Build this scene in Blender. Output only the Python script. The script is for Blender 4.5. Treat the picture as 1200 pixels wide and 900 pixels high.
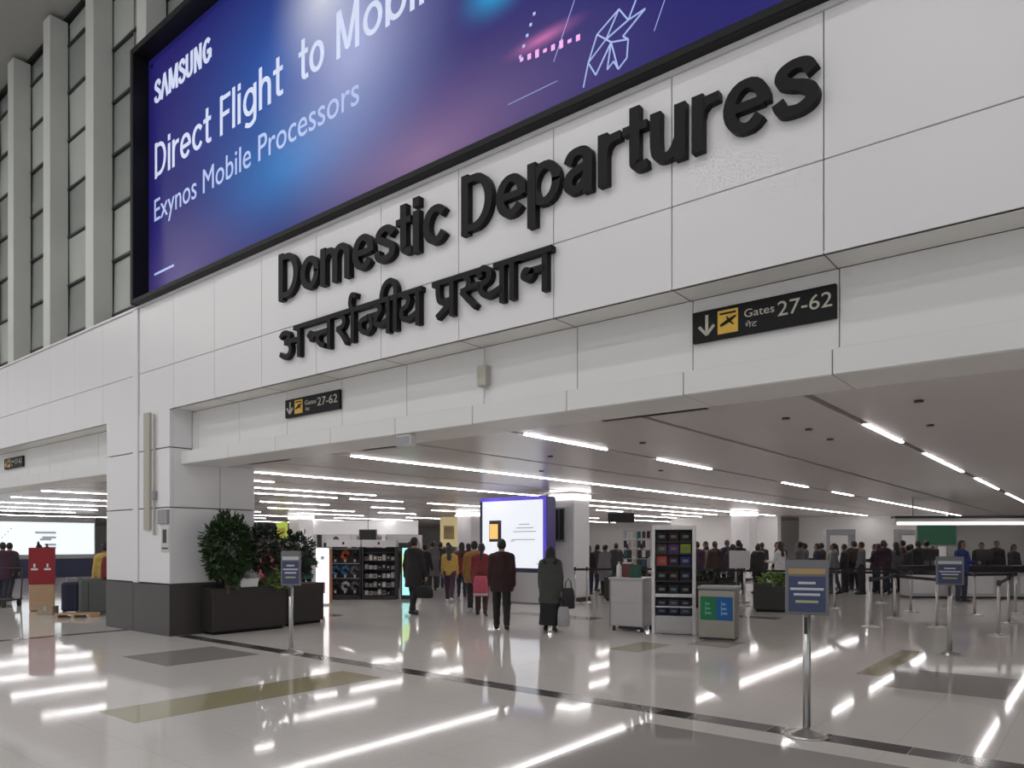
import bpy, bmesh, math, random
import numpy as np
from mathutils import Vector, Matrix
random.seed(7); np.random.seed(7)
for o in list(bpy.data.objects): bpy.data.objects.remove(o)
S = bpy.context.scene; C = S.collection; R = math.radians

# ------------------------------------------------------------------ camera
cd = bpy.data.cameras.new('camera'); cam = bpy.data.objects.new('camera', cd); C.objects.link(cam)
cd.sensor_width = 36; cd.lens = 25.94; cd.shift_y = 187/1200; cd.clip_end = 300
cam.location = (0, 0, 1.65); cam.rotation_euler = (R(90), 0, math.atan2(700, 864.6))
S.camera = cam
# ------------------------------------------------------------------ world, exposure
w = bpy.data.worlds.new('world'); S.world = w; w.use_nodes = True
bg = w.node_tree.nodes['Background']; bg.inputs[0].default_value = (.93, .96, 1, 1); bg.inputs[1].default_value = .60
S.view_settings.view_transform = 'Standard'; S.view_settings.look = 'None'
S.view_settings.exposure = 0; S.view_settings.gamma = 1; S.view_settings.use_curve_mapping = False
HALL_LIGHT = 15.0      # emission of the hall's ceiling luminaires
STRIP_LIGHT = 27.0     # emission of the strip lights in the low ceiling

# ------------------------------------------------------------------ materials
MATS = {}
def mat(name, col, rough=.5, metal=0, var=.08, scale=6, bump=0, emit=None, es=0, spec=.5, coat=0, stretch=None):
    if name in MATS: return MATS[name]
    m = bpy.data.materials.new(name); m.use_nodes = True; n = m.node_tree.nodes; l = m.node_tree.links
    p = n['Principled BSDF']; p.inputs['Roughness'].default_value = rough; p.inputs['Metallic'].default_value = metal
    p.inputs['Specular IOR Level'].default_value = spec; p.inputs['Coat Weight'].default_value = coat
    tc = n.new('ShaderNodeTexCoord'); no = n.new('ShaderNodeTexNoise'); no.inputs['Scale'].default_value = scale; no.inputs['Detail'].default_value = 3
    if stretch:
        mp = n.new('ShaderNodeMapping'); mp.inputs['Scale'].default_value = stretch
        l.new(tc.outputs['Object'], mp.inputs[0]); l.new(mp.outputs[0], no.inputs['Vector'])
    else: l.new(tc.outputs['Object'], no.inputs['Vector'])
    mr = n.new('ShaderNodeMapRange'); mr.inputs[3].default_value = 1-var; mr.inputs[4].default_value = 1+var
    l.new(no.outputs[0], mr.inputs[0])
    mx = n.new('ShaderNodeMix'); mx.data_type = 'RGBA'; mx.blend_type = 'MULTIPLY'; mx.inputs[0].default_value = 1
    mx.inputs[6].default_value = (*col, 1); l.new(mr.outputs[0], mx.inputs[7]); l.new(mx.outputs[2], p.inputs['Base Color'])
    if bump:
        b = n.new('ShaderNodeBump'); b.inputs['Strength'].default_value = bump; b.inputs['Distance'].default_value = .01
        l.new(no.outputs[0], b.inputs['Height']); l.new(b.outputs[0], p.inputs['Normal'])
    if emit:
        p.inputs['Emission Color'].default_value = (*emit, 1); p.inputs['Emission Strength'].default_value = es
    MATS[name] = m; return m

M_white = mat('white_panel', (.80, .785, .80), .28, var=.02, scale=.6)
M_white2 = mat('white_paint', (.77, .76, .75), .42, var=.03, scale=1)
M_core = mat('joint_dark', (.16, .16, .16), .8)
M_soffit = mat('soffit_grey', (.76, .75, .72), .35, var=.03, scale=1)
M_ceil = mat('ceiling_panel', (.62, .575, .555), .27, var=.05, scale=.5, spec=.6)
M_ceil2 = mat('upper_ceiling', (.34, .34, .32), .6, var=.05, scale=.5)
M_fin = mat('fin_grey', (.60, .61, .58), .45, var=.06, scale=1.5)
M_glass = mat('curtain_glass', (.50, .53, .49), .12, var=.3, scale=.45, spec=.8, stretch=(3, 1, .6))
M_glassb = mat('curtain_glass_dark', (.30, .32, .30), .12, var=.3, scale=.45, spec=.8)
M_base = mat('granite_dark', (.06, .052, .05), .3, var=.2, scale=30)
M_black = mat('black_satin', (.008, .008, .009), .5, var=.1, spec=.25)
M_letter = mat('letter_black', (.008, .007, .008), .5, var=.15, scale=3, spec=.22)
M_dark = mat('dark_plastic', (.03, .03, .032), .45, var=.1)
M_steel = mat('brushed_steel', (.55, .54, .53), .28, 1, var=.08, scale=20, stretch=(20, 20, 1))
M_grey = mat('grey_metal', (.33, .33, .34), .4, .3, var=.05)
M_lgrey = mat('light_grey', (.58, .57, .57), .4, var=.04)
M_beige = mat('beige_plastic', (.45, .43, .37), .5, var=.05)
M_emit = mat('lamp_diffuser', (.9, .9, .9), .5, emit=(1, .965, .97), es=STRIP_LIGHT)
M_emith = mat('hall_diffuser', (.9, .9, .9), .5, emit=(1, .98, .96), es=HALL_LIGHT)
M_collar = mat('column_lamp', (.9, .9, .9), .5, emit=(1, .97, .97), es=5)
M_wood = mat('pale_wood', (.50, .33, .20), .4, var=.15, scale=4, stretch=(1, 1, 8))
M_red = mat('kiosk_red', (.30, .012, .02), .4, var=.05)
M_leaf = mat('leaf_green', (.035, .07, .022), .45, var=.5, scale=9)
M_leafd = mat('leaf_dark', (.018, .03, .016), .5, var=.5, scale=9)
M_leafl = mat('leaf_lime', (.16, .26, .05), .45, var=.4, scale=9)
M_bark = mat('bark', (.10, .07, .05), .8, var=.3, scale=20)
M_planter = mat('planter_brown', (.028, .024, .022), .4, var=.2, scale=8)
M_soil = mat('soil', (.03, .02, .015), .9, var=.3, scale=40, bump=.5)
M_inlay_g = mat('inlay_grey_granite', (.36, .335, .325), .05, var=.15, scale=60)
M_inlay_o = mat('inlay_olive_granite', (.42, .375, .235), .05, var=.15, scale=60)
M_inlay_d = mat('inlay_dark_granite', (.06, .055, .055), .12, var=.2, scale=60)
M_inlay_m = mat('inlay_mid_granite', (.16, .15, .148), .10, var=.2, scale=60)
M_yellow = mat('sign_yellow', (.62, .38, .05), .5, emit=(.9, .55, .08), es=.08)
M_signtxt = mat('sign_text', (.45, .42, .36), .5, emit=(.9, .85, .75), es=.04)
M_print = mat('billboard_print_white', (.65, .70, .88), .4, emit=(.68, .77, 1), es=.42)
M_print2 = mat('billboard_print_pale', (.5, .6, .85), .4, emit=(.42, .53, .92), es=.38)
M_pink = mat('billboard_print_pink', (.8, .4, .7), .4, emit=(.9, .4, .75), es=.6)
M_hair = mat('hair_black', (.012, .010, .009), .45, var=.2, scale=60)
M_hairb = mat('hair_brown', (.03, .018, .012), .45, var=.2, scale=60)
M_hairg = mat('hair_grey', (.16, .15, .145), .5, var=.2, scale=60)
M_skin = mat('skin_tan', (.36, .20, .13), .5, var=.08, scale=12)
M_skin2 = mat('skin_brown', (.24, .13, .085), .5, var=.08, scale=12)
M_eye = mat('eye_dark', (.01, .008, .007), .25)
M_lip = mat('lip', (.30, .11, .09), .4)
M_shoe = mat('shoe_black', (.015, .014, .014), .35)
M_shoew = mat('shoe_white', (.55, .55, .56), .5)

def floor_material():
    m = bpy.data.materials.new('polished_floor'); m.use_nodes = True; n = m.node_tree.nodes; l = m.node_tree.links
    p = n['Principled BSDF']; tc = n.new('ShaderNodeTexCoord')
    br = n.new('ShaderNodeTexBrick'); br.offset = 0; br.inputs['Scale'].default_value = 1
    br.inputs['Color1'].default_value = (.70, .665, .635, 1); br.inputs['Color2'].default_value = (.715, .68, .65, 1)
    br.inputs['Mortar'].default_value = (.62, .585, .56, 1); br.inputs['Mortar Size'].default_value = .005
    br.inputs['Brick Width'].default_value = .686; br.inputs['Row Height'].default_value = .686
    l.new(tc.outputs['Object'], br.inputs['Vector'])
    no = n.new('ShaderNodeTexNoise'); no.inputs['Scale'].default_value = 55; no.inputs['Detail'].default_value = 4
    l.new(tc.outputs['Object'], no.inputs['Vector'])
    no2 = n.new('ShaderNodeTexNoise'); no2.inputs['Scale'].default_value = .7; l.new(tc.outputs['Object'], no2.inputs['Vector'])
    mr = n.new('ShaderNodeMapRange'); mr.inputs[3].default_value = .88; mr.inputs[4].default_value = 1.12; l.new(no.outputs[0], mr.inputs[0])
    mx = n.new('ShaderNodeMix'); mx.data_type = 'RGBA'; mx.blend_type = 'MULTIPLY'; mx.inputs[0].default_value = 1
    l.new(br.outputs[0], mx.inputs[6]); l.new(mr.outputs[0], mx.inputs[7]); l.new(mx.outputs[2], p.inputs['Base Color'])
    mr2 = n.new('ShaderNodeMapRange'); mr2.inputs[3].default_value = .045; mr2.inputs[4].default_value = .075; l.new(no2.outputs[0], mr2.inputs[0])
    l.new(mr2.outputs[0], p.inputs['Roughness']); p.inputs['Specular IOR Level'].default_value = .21
    return m
M_floor = floor_material()

def billboard_material():
    # printed artwork with a lamp's glare painted in, in the board's own coordinates (metres from its lower left corner)
    m = bpy.data.materials.new('billboard_artwork'); m.use_nodes = True; n = m.node_tree.nodes; l = m.node_tree.links
    p = n['Principled BSDF']; p.inputs['Roughness'].default_value = .35; p.inputs['Specular IOR Level'].default_value = .15
    tc = n.new('ShaderNodeTexCoord'); sp = n.new('ShaderNodeSeparateXYZ'); l.new(tc.outputs['Object'], sp.inputs[0])
    cur = n.new('ShaderNodeRGB'); cur.outputs[0].default_value = (.022, .018, .17, 1); cur = cur.outputs[0]
    def blob(cx, cz, rx, rz, col, amt, cur, hard=0):
        mp = n.new('ShaderNodeMapping'); mp.vector_type = 'POINT'
        mp.inputs['Location'].default_value = (-cx/rx, 0, -cz/rz); mp.inputs['Scale'].default_value = (1/rx, 0, 1/rz)
        l.new(tc.outputs['Object'], mp.inputs[0])
        g = n.new('ShaderNodeTexGradient'); g.gradient_type = 'QUADRATIC_SPHERE' if not hard else 'SPHERICAL'; l.new(mp.outputs[0], g.inputs[0])
        mu = n.new('ShaderNodeMath'); mu.operation = 'MULTIPLY'; mu.inputs[1].default_value = amt; l.new(g.outputs['Fac'], mu.inputs[0])
        mx = n.new('ShaderNodeMix'); mx.data_type = 'RGBA'; l.new(mu.outputs[0], mx.inputs[0]); l.new(cur, mx.inputs[6]); mx.inputs[7].default_value = (*col, 1)
        return mx.outputs[2]
    cur = blob(4.2, 2.7, 4.2, 3.0, (.02, .10, .42), 1.1, cur)     # blue glow
    cur = blob(4.6, 1.2, 3.6, 1.5, (.01, .17, .52), 1.25, cur)
    cur = blob(7.4, .3, 3.6, 1.5, (.26, .16, .32), 1.1, cur)      # mauve lower middle
    cur = blob(1.2, .1, 3.2, 1.6, (.12, .085, .27), 1.0, cur)
    cur = blob(6.0, 2.3, 2.6, 2.6, (.40, .44, .72), 1.2, cur)    # pale printed burst, lamp glare on the board painted into it
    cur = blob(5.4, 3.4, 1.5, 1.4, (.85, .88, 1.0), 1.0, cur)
    cur = blob(8.6, 1.9, .75, .5, (.02, .36, .72), 1.6, cur)       # cyan lamp
    cur = blob(9.25, 1.0, .7, .14, (.55, .16, .42), 1.2, cur)
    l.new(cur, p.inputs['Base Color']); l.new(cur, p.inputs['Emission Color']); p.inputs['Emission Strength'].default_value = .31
    return m
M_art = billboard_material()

# ------------------------------------------------------------------ mesh helpers
class MB:
    def __init__(s): s.v = []; s.f = []; s.m = []
    def add(s, v, f, mi=0):
        b = len(s.v); s.v += [tuple(map(float, q)) for q in v]; s.f += [tuple(int(i)+b for i in q) for q in f]; s.m += [mi]*len(f); return s
    def box(s, x0, x1, y0, y1, z0, z1, ch=0, mi=0, M=None):
        if ch <= 0:
            v = [(x, y, z) for x in (x0, x1) for y in (y0, y1) for z in (z0, z1)]
            f = [(0,1,3,2), (4,6,7,5), (0,4,5,1), (2,3,7,6), (0,2,6,4), (1,5,7,3)]
        else:
            c = ch; v = []; X = (x0, x1); Y = (y0, y1); Z = (z0, z1); sg = (1, -1)
            idx = {}
            for i in (0, 1):
                for j in (0, 1):
                    for k in (0, 1):
                        for a in range(3):
                            q = [X[i], Y[j], Z[k]]; sgn = (sg[i], sg[j], sg[k])
                            for t in range(3):
                                if t != a: q[t] += c*sgn[t]
                            idx[i, j, k, a] = len(v); v.append(tuple(q))
            f = []
            for a in range(3):      # main faces: vertices lying on the plane of axis a
                b, d = [t for t in range(3) if t != a]
                for e in (0, 1):
                    loop = []
                    for (u, w_) in ((0,0), (1,0), (1,1), (0,1)):
                        k = [0,0,0]; k[a] = e; k[b] = u; k[d] = w_; loop.append(idx[(*k, a)])
                    f.append(tuple(loop))
            for a in range(3):      # edge chamfers running along axis a
                b, d = [t for t in range(3) if t != a]
                for u in (0, 1):
                    for w_ in (0, 1):
                        k0 = [0,0,0]; k0[b] = u; k0[d] = w_; k1 = list(k0); k1[a] = 1
                        f.append((idx[(*k0, b)], idx[(*k0, d)], idx[(*k1, d)], idx[(*k1, b)]))
            for i in (0, 1):
                for j in (0, 1):
                    for k in (0, 1): f.append(tuple(idx[i, j, k, a] for a in range(3)))
        if M is not None: v = [M @ Vector(q) for q in v]
        return s.add(v, f, mi)
    def lathe(s, prof, cx=0, cy=0, n=16, mi=0):
        v = []; f = []
        for r, z in prof:
            for i in range(n):
                a = 2*math.pi*i/n; v.append((cx+r*math.cos(a), cy+r*math.sin(a), z))
        for k in range(len(prof)-1):
            for i in range(n):
                j = (i+1) % n; f.append((k*n+i, k*n+j, (k+1)*n+j, (k+1)*n+i))
        f.append(tuple(range(n-1, -1, -1))); f.append(tuple(range((len(prof)-1)*n, len(prof)*n)))
        return s.add(v, f, mi)
    def tube(s, pts, r, n=8, mi=0):
        pts = [Vector(p) for p in pts]; v = []; f = []
        rs = r if isinstance(r, (list, tuple)) else [r]*len(pts)
        for i, p in enumerate(pts):
            d = (pts[min(i+1, len(pts)-1)]-pts[max(i-1, 0)]).normalized()
            a = d.cross(Vector((0, 0, 1)) if abs(d.z) < .9 else Vector((1, 0, 0))).normalized(); b = d.cross(a)
            for k in range(n):
                t = 2*math.pi*k/n; v.append(p+(a*math.cos(t)+b*math.sin(t))*rs[i])
        for i in range(len(pts)-1):
            for k in range(n): j = (k+1) % n; f.append((i*n+k, i*n+j, (i+1)*n+j, (i+1)*n+k))
        f.append(tuple(range(n-1, -1, -1))); f.append(tuple(range((len(pts)-1)*n, len(pts)*n)))
        return s.add(v, f, mi)
    def mesh(s, name):
        me = bpy.data.meshes.new(name); me.from_pydata(s.v, [], s.f)
        if any(s.m): me.polygons.foreach_set('material_index', s.m)
        bm = bmesh.new(); bm.from_mesh(me); bmesh.ops.recalc_face_normals(bm, faces=bm.faces); bm.to_mesh(me); bm.free(); return me
def link(name, me, m, parent=None, smooth=False, loc=None):
    ms = m if isinstance(m, (list, tuple)) else [m]
    if me.materials: pass
    else:
        for q in ms: me.materials.append(q)
    if smooth: me.polygons.foreach_set('use_smooth', [True]*len(me.polygons))
    o = bpy.data.objects.new(name, me); C.objects.link(o)
    if parent: o.parent = parent
    if loc: o.location = loc
    return o
def obj(name, mb, m, parent=None, smooth=False, loc=None): return link(name, mb.mesh(name), m, parent, smooth, loc)
def tag(o, label=None, cat=None, group=None, kind=None):
    if label: o['label'] = label
    if cat: o['category'] = cat
    if group: o['group'] = group
    if kind: o['kind'] = kind
    return o
def thing(name, label, cat, loc=(0, 0, 0), rz=0, group=None, kind=None):
    o = bpy.data.objects.new(name, None); C.objects.link(o); o.empty_display_size = .2
    o.location = loc; o.rotation_euler = (0, 0, rz); return tag(o, label, cat, group, kind)
def B(*a, **k): return MB().box(*a, **k)
def copy_tree(o, parent=None):
    c = o.copy(); C.objects.link(c); c.parent = parent
    for ch in list(o.children): copy_tree(ch, c)
    return c
ORD = ['first','second','third','fourth','fifth','sixth','seventh','eighth','ninth','tenth','eleventh','twelfth','thirteenth','fourteenth','fifteenth','sixteenth','seventeenth','eighteenth','nineteenth','twentieth']

# ================================================================== STRUCTURE
YW = 6.35; MOD = 1.372; J0 = -1.833; ZB, ZM, ZT = 4.04, 4.82, 6.09
YR = 6.76; YBAND = 6.55; ZBAND0, ZBAND1 = 3.08, 3.30
ZC = 3.10
fl = tag(obj('floor', B(-64, 10, -14, 47, -.2, 0), M_floor), 'polished light beige stone floor of the terminal', 'floor', kind='structure')
def inlay(name, x0, x1, y0, y1, m): return obj(name, B(x0, x1, y0, y1, -.02, .0012), m, fl)
x = -12.9; k = 0
while x < 6:
    ln = [.62, .34, .75, .5][k % 4]; inlay('line_inlay', x, x+ln-.006, 6.43, 6.69, [M_inlay_d, M_inlay_m, M_inlay_d, M_inlay_m, M_inlay_d][k % 5]); x += ln; k += 1
y = -4
while y < 6.1: inlay('line_inlay', -14.72, -14.50, y, y+.994, M_inlay_d if k % 2 else M_inlay_m); y += 1; k += 1
inlay('grey_inlay', -11.2, -9.83, 4.78, 6.18, M_inlay_g)
inlay('olive_inlay', -7.72, -6.95, 3.08, 6.05, M_inlay_o)
inlay('grey_inlay', -3.34, -.9, 4.0, 6.06, M_inlay_g)
inlay('grey_inlay', -2.18, -.85, 9.32, 10.82, M_inlay_g)
inlay('olive_inlay', -2.5, -2.2, 10.0, 12.7, M_inlay_o)
inlay('olive_inlay', -6.1, -5.55, 9.9, 11.0, M_inlay_o)
inlay('grey_inlay', -5.4, -4.7, 11.2, 12.0, M_inlay_g)
inlay('grey_inlay', -11.0, -8.7, 13.4, 14.0, M_inlay_g)
inlay('grey_inlay', -16.6, -13.6, 10.4, 10.8, M_inlay_g)
inlay('grey_inlay', -7.2, -5.6, 16.0, 16.5, M_inlay_g)

# upper fascia: dark core with white panels hung on it
XL, XR = -46.0, 5.5
wf = tag(obj('wall_front', B(XL, XR, YW+.03, 7.6, ZB+.02, ZT-.03), M_core), 'white panelled fascia wall above the departures entrance', 'wall', kind='structure')
joints = sorted(set([round(J0-MOD*k, 4) for k in range(-5, 10) if J0-MOD*k > -14.2] + [XR]))
g = .0045
def panelrow(j):
    for a, b in zip(j[:-1], j[1:]):
        obj('panel', B(a+g, b-g, YW, YW+.045, ZB, ZM-g, ch=.004), M_white, wf)
        obj('panel', B(a+g, b-g, YW, YW+.045, ZM+g, ZT-.045, ch=.004), M_white, wf)
panelrow([-14.12] + [q for q in joints if q > -13.9])
lj = [-14.36 - MOD*k for k in range(0, 23)]
panelrow(sorted([q for q in lj if q > XL]))
obj('pilaster_strip', B(-14.34, -14.14, YW-.03, YW+.04, .915, ZT-.045, ch=.01), M_white, wf)
obj('cap_ledge', B(XL, XR, YW-.03, 6.6, ZT-.04, ZT), M_white, wf)
obj('soffit', B(XL, XR, YW+.01, YR, ZB, ZB+.03), M_soffit, wf)
for q in joints[:-1] : obj('soffit_joint', B(q-.006, q+.006, YW+.01, YR, ZB-.002, ZB+.01), M_core, wf)

# recessed lintel under the fascia with a proud lower band
wl = tag(obj('wall_lintel', B(XL, XR, YR+.05, 7.3, ZBAND0+.04, ZB), M_core), 'recessed white lintel band below the fascia soffit', 'wall', kind='structure')
rj = [r for r in (-1.82-1.364*k for k in range(-6, 9)) if r < XR] ; rj = sorted(rj)
segs = list(zip(rj[:-1], rj[1:])) + [(rj[-1], XR)]
sL = [(-15.6-1.364*(k+1), -15.6-1.364*k) for k in range(22)]
for a, b in [(-12.95, rj[0])] + segs + sL:
    obj('lintel_panel', B(a+g, b-g, YR, YR+.06, ZBAND1-.02, ZB-.005, ch=.003), M_white2, wl)
    obj('band_panel', B(a+g, b-g, YBAND, YR+.06, ZBAND0, ZBAND1, ch=.004), M_white2, wl)
    obj('band_soffit', B(a+g, b-g, YBAND+.02, 7.28, ZBAND0-.006, ZBAND0+.03, ch=.003), M_soffit, wl)

# pillar at the left of the entrance
pl = tag(obj('wall_pillar', B(-15.5, -12.99, YW+.05, 8.0, 0, ZB), M_core), 'white clad pillar with dark granite base left of the entrance', 'pillar', kind='structure')
zs = [(.93, 2.29), (2.30, 3.36), (3.37, ZB+.01)]
for z0, z1 in zs:
    for a, b in ((-15.54, -14.35), (-14.13, -12.95)): obj('cladding_panel', B(a, b, YW-.002, YW+.06, z0+.006, z1-.004, ch=.004), M_white, pl)
    y1 = 6.76 if z0 > 3 else 8.02
    ys = [(YW+.062, 7.3), (7.31, y1)] if z0 < 3 else [(YW+.062, y1)]
    for a, b in ys: obj('cladding_panel', B(-13.0, -12.95, a, b, z0+.006, z1-.004, ch=.004), M_white, pl)
    obj('cladding_panel', B(-15.55, -15.5, YW+.06, 8.0, z0+.006, z1-.004, ch=.004), M_white, pl)
for a, b in ((-15.55, -14.36), (-14.35, -12.94)): obj('base_slab', B(a, b, YW-.012, YW+.06, 0, .91, ch=.004), M_base, pl)
obj('base_slab', B(-13.0, -12.94, YW+.06, 8.03, 0, .91, ch=.004), M_base, pl)
obj('base_slab', B(-15.56, -15.5, YW+.06, 8.03, 0, .91, ch=.004), M_base, pl)
obj('cladding_panel', B(-15.5, -12.99, 8.0, 8.04, 0, ZB, ch=.004), M_white, pl)

# low ceiling: long panels with slots between them
ce = tag(obj('ceiling', B(-64, 9, 7.25, 47, ZC+.09, ZC+.25), M_core), 'low grey panelled ceiling over the departures hall', 'ceiling', kind='structure')
xs = [-2.30-1.86*k for k in range(-6, 34)]
for a, b in zip(xs[1:], xs[:-1]):
    obj('ceiling_panel', B(a+.045, b-.045, 7.3, 46.9, ZC, ZC+.08, ch=.006), M_ceil, ce)
for (a, b) in ((-4.65, -3.35), (-9.0, -7.9), (-12.2, -11.0)): obj('air_slot', B(a, b, 7.42, 7.50, ZC-.006, ZC+.01), M_black, ce)
for i, (a, b) in enumerate(((-2.9, 8.6), (-2.95, 9.6), (-3.0, 10.7), (-1.7, 10.2), (-5.2, 9.4), (-7.2, 9.9), (-1.5, 8.4), (-6.9, 13.2), (-8.8, 11.8))):
    obj('sprinkler', MB().lathe([(.045, ZC-.02), (.045, ZC), (.02, ZC+.02)], a, b, 10), M_dark, ce)

# upper hall ceiling and curtain wall
tag(obj('ceiling_upper', B(-64, 10, -26, 7.4, 13.88, 14.2), M_ceil2), 'grey high ceiling over the check-in hall', 'ceiling', kind='structure')
wn = tag(obj('window_1', B(-40, 6, 6.98, 7.2, ZT, 13.88), M_core), 'tall curtain wall of grey glass panes between vertical fins', 'window', kind='structure')
fx = [-14.32-2.37*k for k in range(-8, 11)]
zr = [ZT+.02, 6.50, 7.65, 8.78, 9.90, 11.02, 12.14, 13.24, 13.80]
rnd = random.Random(3)
for a, b in zip(fx[1:], fx[:-1]):
    if b > -5: continue
    if a < -33: continue
    mid = a+.21+(b-a-.42)*.5
    for z0, z1 in zip(zr[:-1], zr[1:]):
        for (p0, p1) in ((a+.18, mid-.012), (mid+.012, b-.18)):
            me = B(p0-(p0+p1)/2, p1-(p0+p1)/2, -.012, .012, -(z1-z0)/2+.03, (z1-z0)/2-.03, ch=.003)
            o = obj('pane', me, M_glass if rnd.random() > .38 else M_glassb, wn, loc=((p0+p1)/2, 6.90, (z0+z1)/2))
            o.rotation_euler = (R(rnd.uniform(-1.2, 1.2)), 0, R(rnd.uniform(-1.2, 1.2)))
    for z in zr[1:-1]: obj('transom', B(a+.18, b-.18, 6.84, 6.95, z-.022, z+.022), M_dark, wn)
    obj('mullion', B(mid-.012, mid+.012, 6.86, 6.95, ZT, 13.8), M_grey, wn)
for q in fx:
    if -36 < q < -5: obj('fin', B(q-.2, q+.2, 6.47, 6.86, ZT if q < -14.2 else 10.9, 13.78, ch=.01), M_fin, wn)
obj('head_gap', B(-40, 6, 6.8, 6.9, 13.78, 13.88), M_black, wn)

# far walls
wb = tag(obj('wall_back', B(-64, 10, 46.9, 47.3, 0, ZC+.1), M_white2), 'far white back wall behind the queues', 'wall', kind='structure')
tag(obj('wall_left', B(-64.3, -64, -14, 47, 0, ZC+.1), M_white2), 'far end wall of the hall at left', 'wall', kind='structure')
tag(obj('wall_right', B(8.9, 9.2, 7.25, 47, 0, ZC+.1), M_white2), 'side wall closing the departures hall at right', 'wall', kind='structure')
for i, x0 in enumerate((-20, -14.6, -9.4)):
    d = tag(obj('door_%d' % (i+1), B(x0, x0+1.5, 46.86, 46.89, 0, 2.2), M_grey), 'grey double door in the far back wall, %s from the left' % ORD[i], 'door', kind='structure')
    obj('door_frame', MB().box(x0-.12, x0, 46.82, 46.9, 0, 2.3).box(x0+1.5, x0+1.62, 46.82, 46.9, 0, 2.3).box(x0-.12, x0+1.62, 46.82, 46.9, 2.2, 2.34), M_dark, d)
# white partition block and square columns carrying the low ceiling
tag(obj('wall_partition', MB().box(-19.5, -13.4, 38.5, 39, 0, ZC, ch=.01).box(-13.3, -6.2, 41.5, 42, 0, ZC, ch=.01), M_white2), 'bright white partition walls behind the waiting queue', 'wall', kind='structure')
def column(x, y, w_, label, collar=True):
    c = thing('column', label, 'column', (x, y, 0), 0, 'white columns', 'structure')
    obj('shaft', B(-w_/2, w_/2, -w_/2, w_/2, .12, ZC-.02, ch=.02), M_white, c)
    obj('plinth', B(-w_/2-.02, w_/2+.02, -w_/2-.02, w_/2+.02, 0, .12, ch=.01), M_base, c)
    if collar:
        e = w_/2+.03
        obj('light_collar', MB().box(-e, e, -e, -e+.03, ZC-.20, ZC-.06).box(-e, e, e-.03, e, ZC-.20, ZC-.06).box(-e, -e+.03, -e+.03, e-.03, ZC-.20, ZC-.06).box(e-.03, e, -e+.03, e-.03, ZC-.20, ZC-.06), M_collar, c)
    return c
c1 = column(-12.05, 17.55, .80, 'white square column standing behind the lit advertising screen')
column(-12.7, 32.2, .85, 'white square column behind the crowd at the right')
column(-22.6, 24.9, .85, 'white square column with lit collar left of the advertising screen')
column(-31.8, 22.3, .85, 'white square column far behind the potted plants')

# ================================================================== LIGHT FIXTURES
rows = [
 (1.42, [(9.6, 12), (14, 18), (21, 25)], 'unseen row added right of the entrance sign'),  # out of view, added for light on the right side
 (-2.30, [(9.62, 11.7), (13.3, 17.3), (19.1, 23.4), (25.4, 32.4)], 'rightmost visible ceiling row'),
 (-6.02, [(7.7, 9.75), (11.4, 13.6), (17.6, 19.5), (21.7, 23.8), (25.8, 45)], 'second ceiling row from the right'),
 (-9.74, [(7.8, 41.2)], 'single unbroken ceiling row'),
 (-13.46, [(8.3, 18.6), (20.6, 33.7), (35.4, 38.2)], 'ceiling row above the advertising screen'),
 (-15.32, [(8.6, 10.0), (23.3, 35.3)], 'short ceiling row behind the pillar'),
 (-17.18, [(9.0, 14.7), (27, 29.2), (33, 37.5)], 'ceiling row above the shop shelves'),  # farthest segment added to brighten the dim back area
 (-19.04, [(10.8, 14.7), (15.2, 17.5), (18.7, 22.9), (32.5, 38.3)], 'ceiling row just beyond the shop shelves'),
 (-22.76, [(7.6, 9.6), (14.3, 17.2), (19.25, 21), (22.6, 26.9), (31, 36), (39, 45)], 'ceiling row over the left shops'),  # deepest segment is an added lamp, lifts the dark back wall
 (-26.48, [(8, 12), (17, 21.4), (22.8, 25.2), (28, 33), (37, 44)], 'ceiling row left of the column with the lit collar'),  # last segment likewise added for more light at the back
 (-30.20, [(8, 13), (15, 19), (21, 25), (28, 34), (38, 45)], 'ceiling row third from the far left'),
 (-33.92, [(8, 13.5), (17, 23), (26, 32)], 'ceiling row second from the far left'),
 (-37.64, [(8.5, 14), (17, 24), (27, 34)], 'leftmost ceiling row'),
 (-43.22, [(12, 20), (24, 36)], 'deepest ceiling row at the left end'),
]
for X, sg, nm in rows:
    for i, (a, b) in enumerate(sg):
        lab = 'strip light, %s segment of %s' % (ORD[i], nm) if len(sg) > 1 else 'long glowing white strip light forming the %s' % nm
        t = thing('strip_light', lab, 'ceiling light', (X, a, ZC), 0, 'strip lights in the low ceiling')
        L_ = b-a
        obj('housing', B(-.040, .040, 0, L_, .0, .085), M_grey, t)
        obj('diffuser', B(-.022, .022, .01, L_-.01, -.012, .0), M_emit, t)
k = 0
for yy in (-13, -7, -1.5):
    for xx in (-38, -29, -20, -11, -2):
        t = thing('hall_light', 'linear luminaire on high hall ceiling, %s counted row by row from far left' % ORD[k], 'ceiling light', (xx, yy, 13.70), 0, 'luminaires on the high hall ceiling'); k += 1
        obj('housing', B(-3, 3, -.35, .35, 0, .13), M_grey, t); obj('diffuser', B(-2.95, 2.95, -.31, .31, -.02, 0), M_emith, t)

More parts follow.
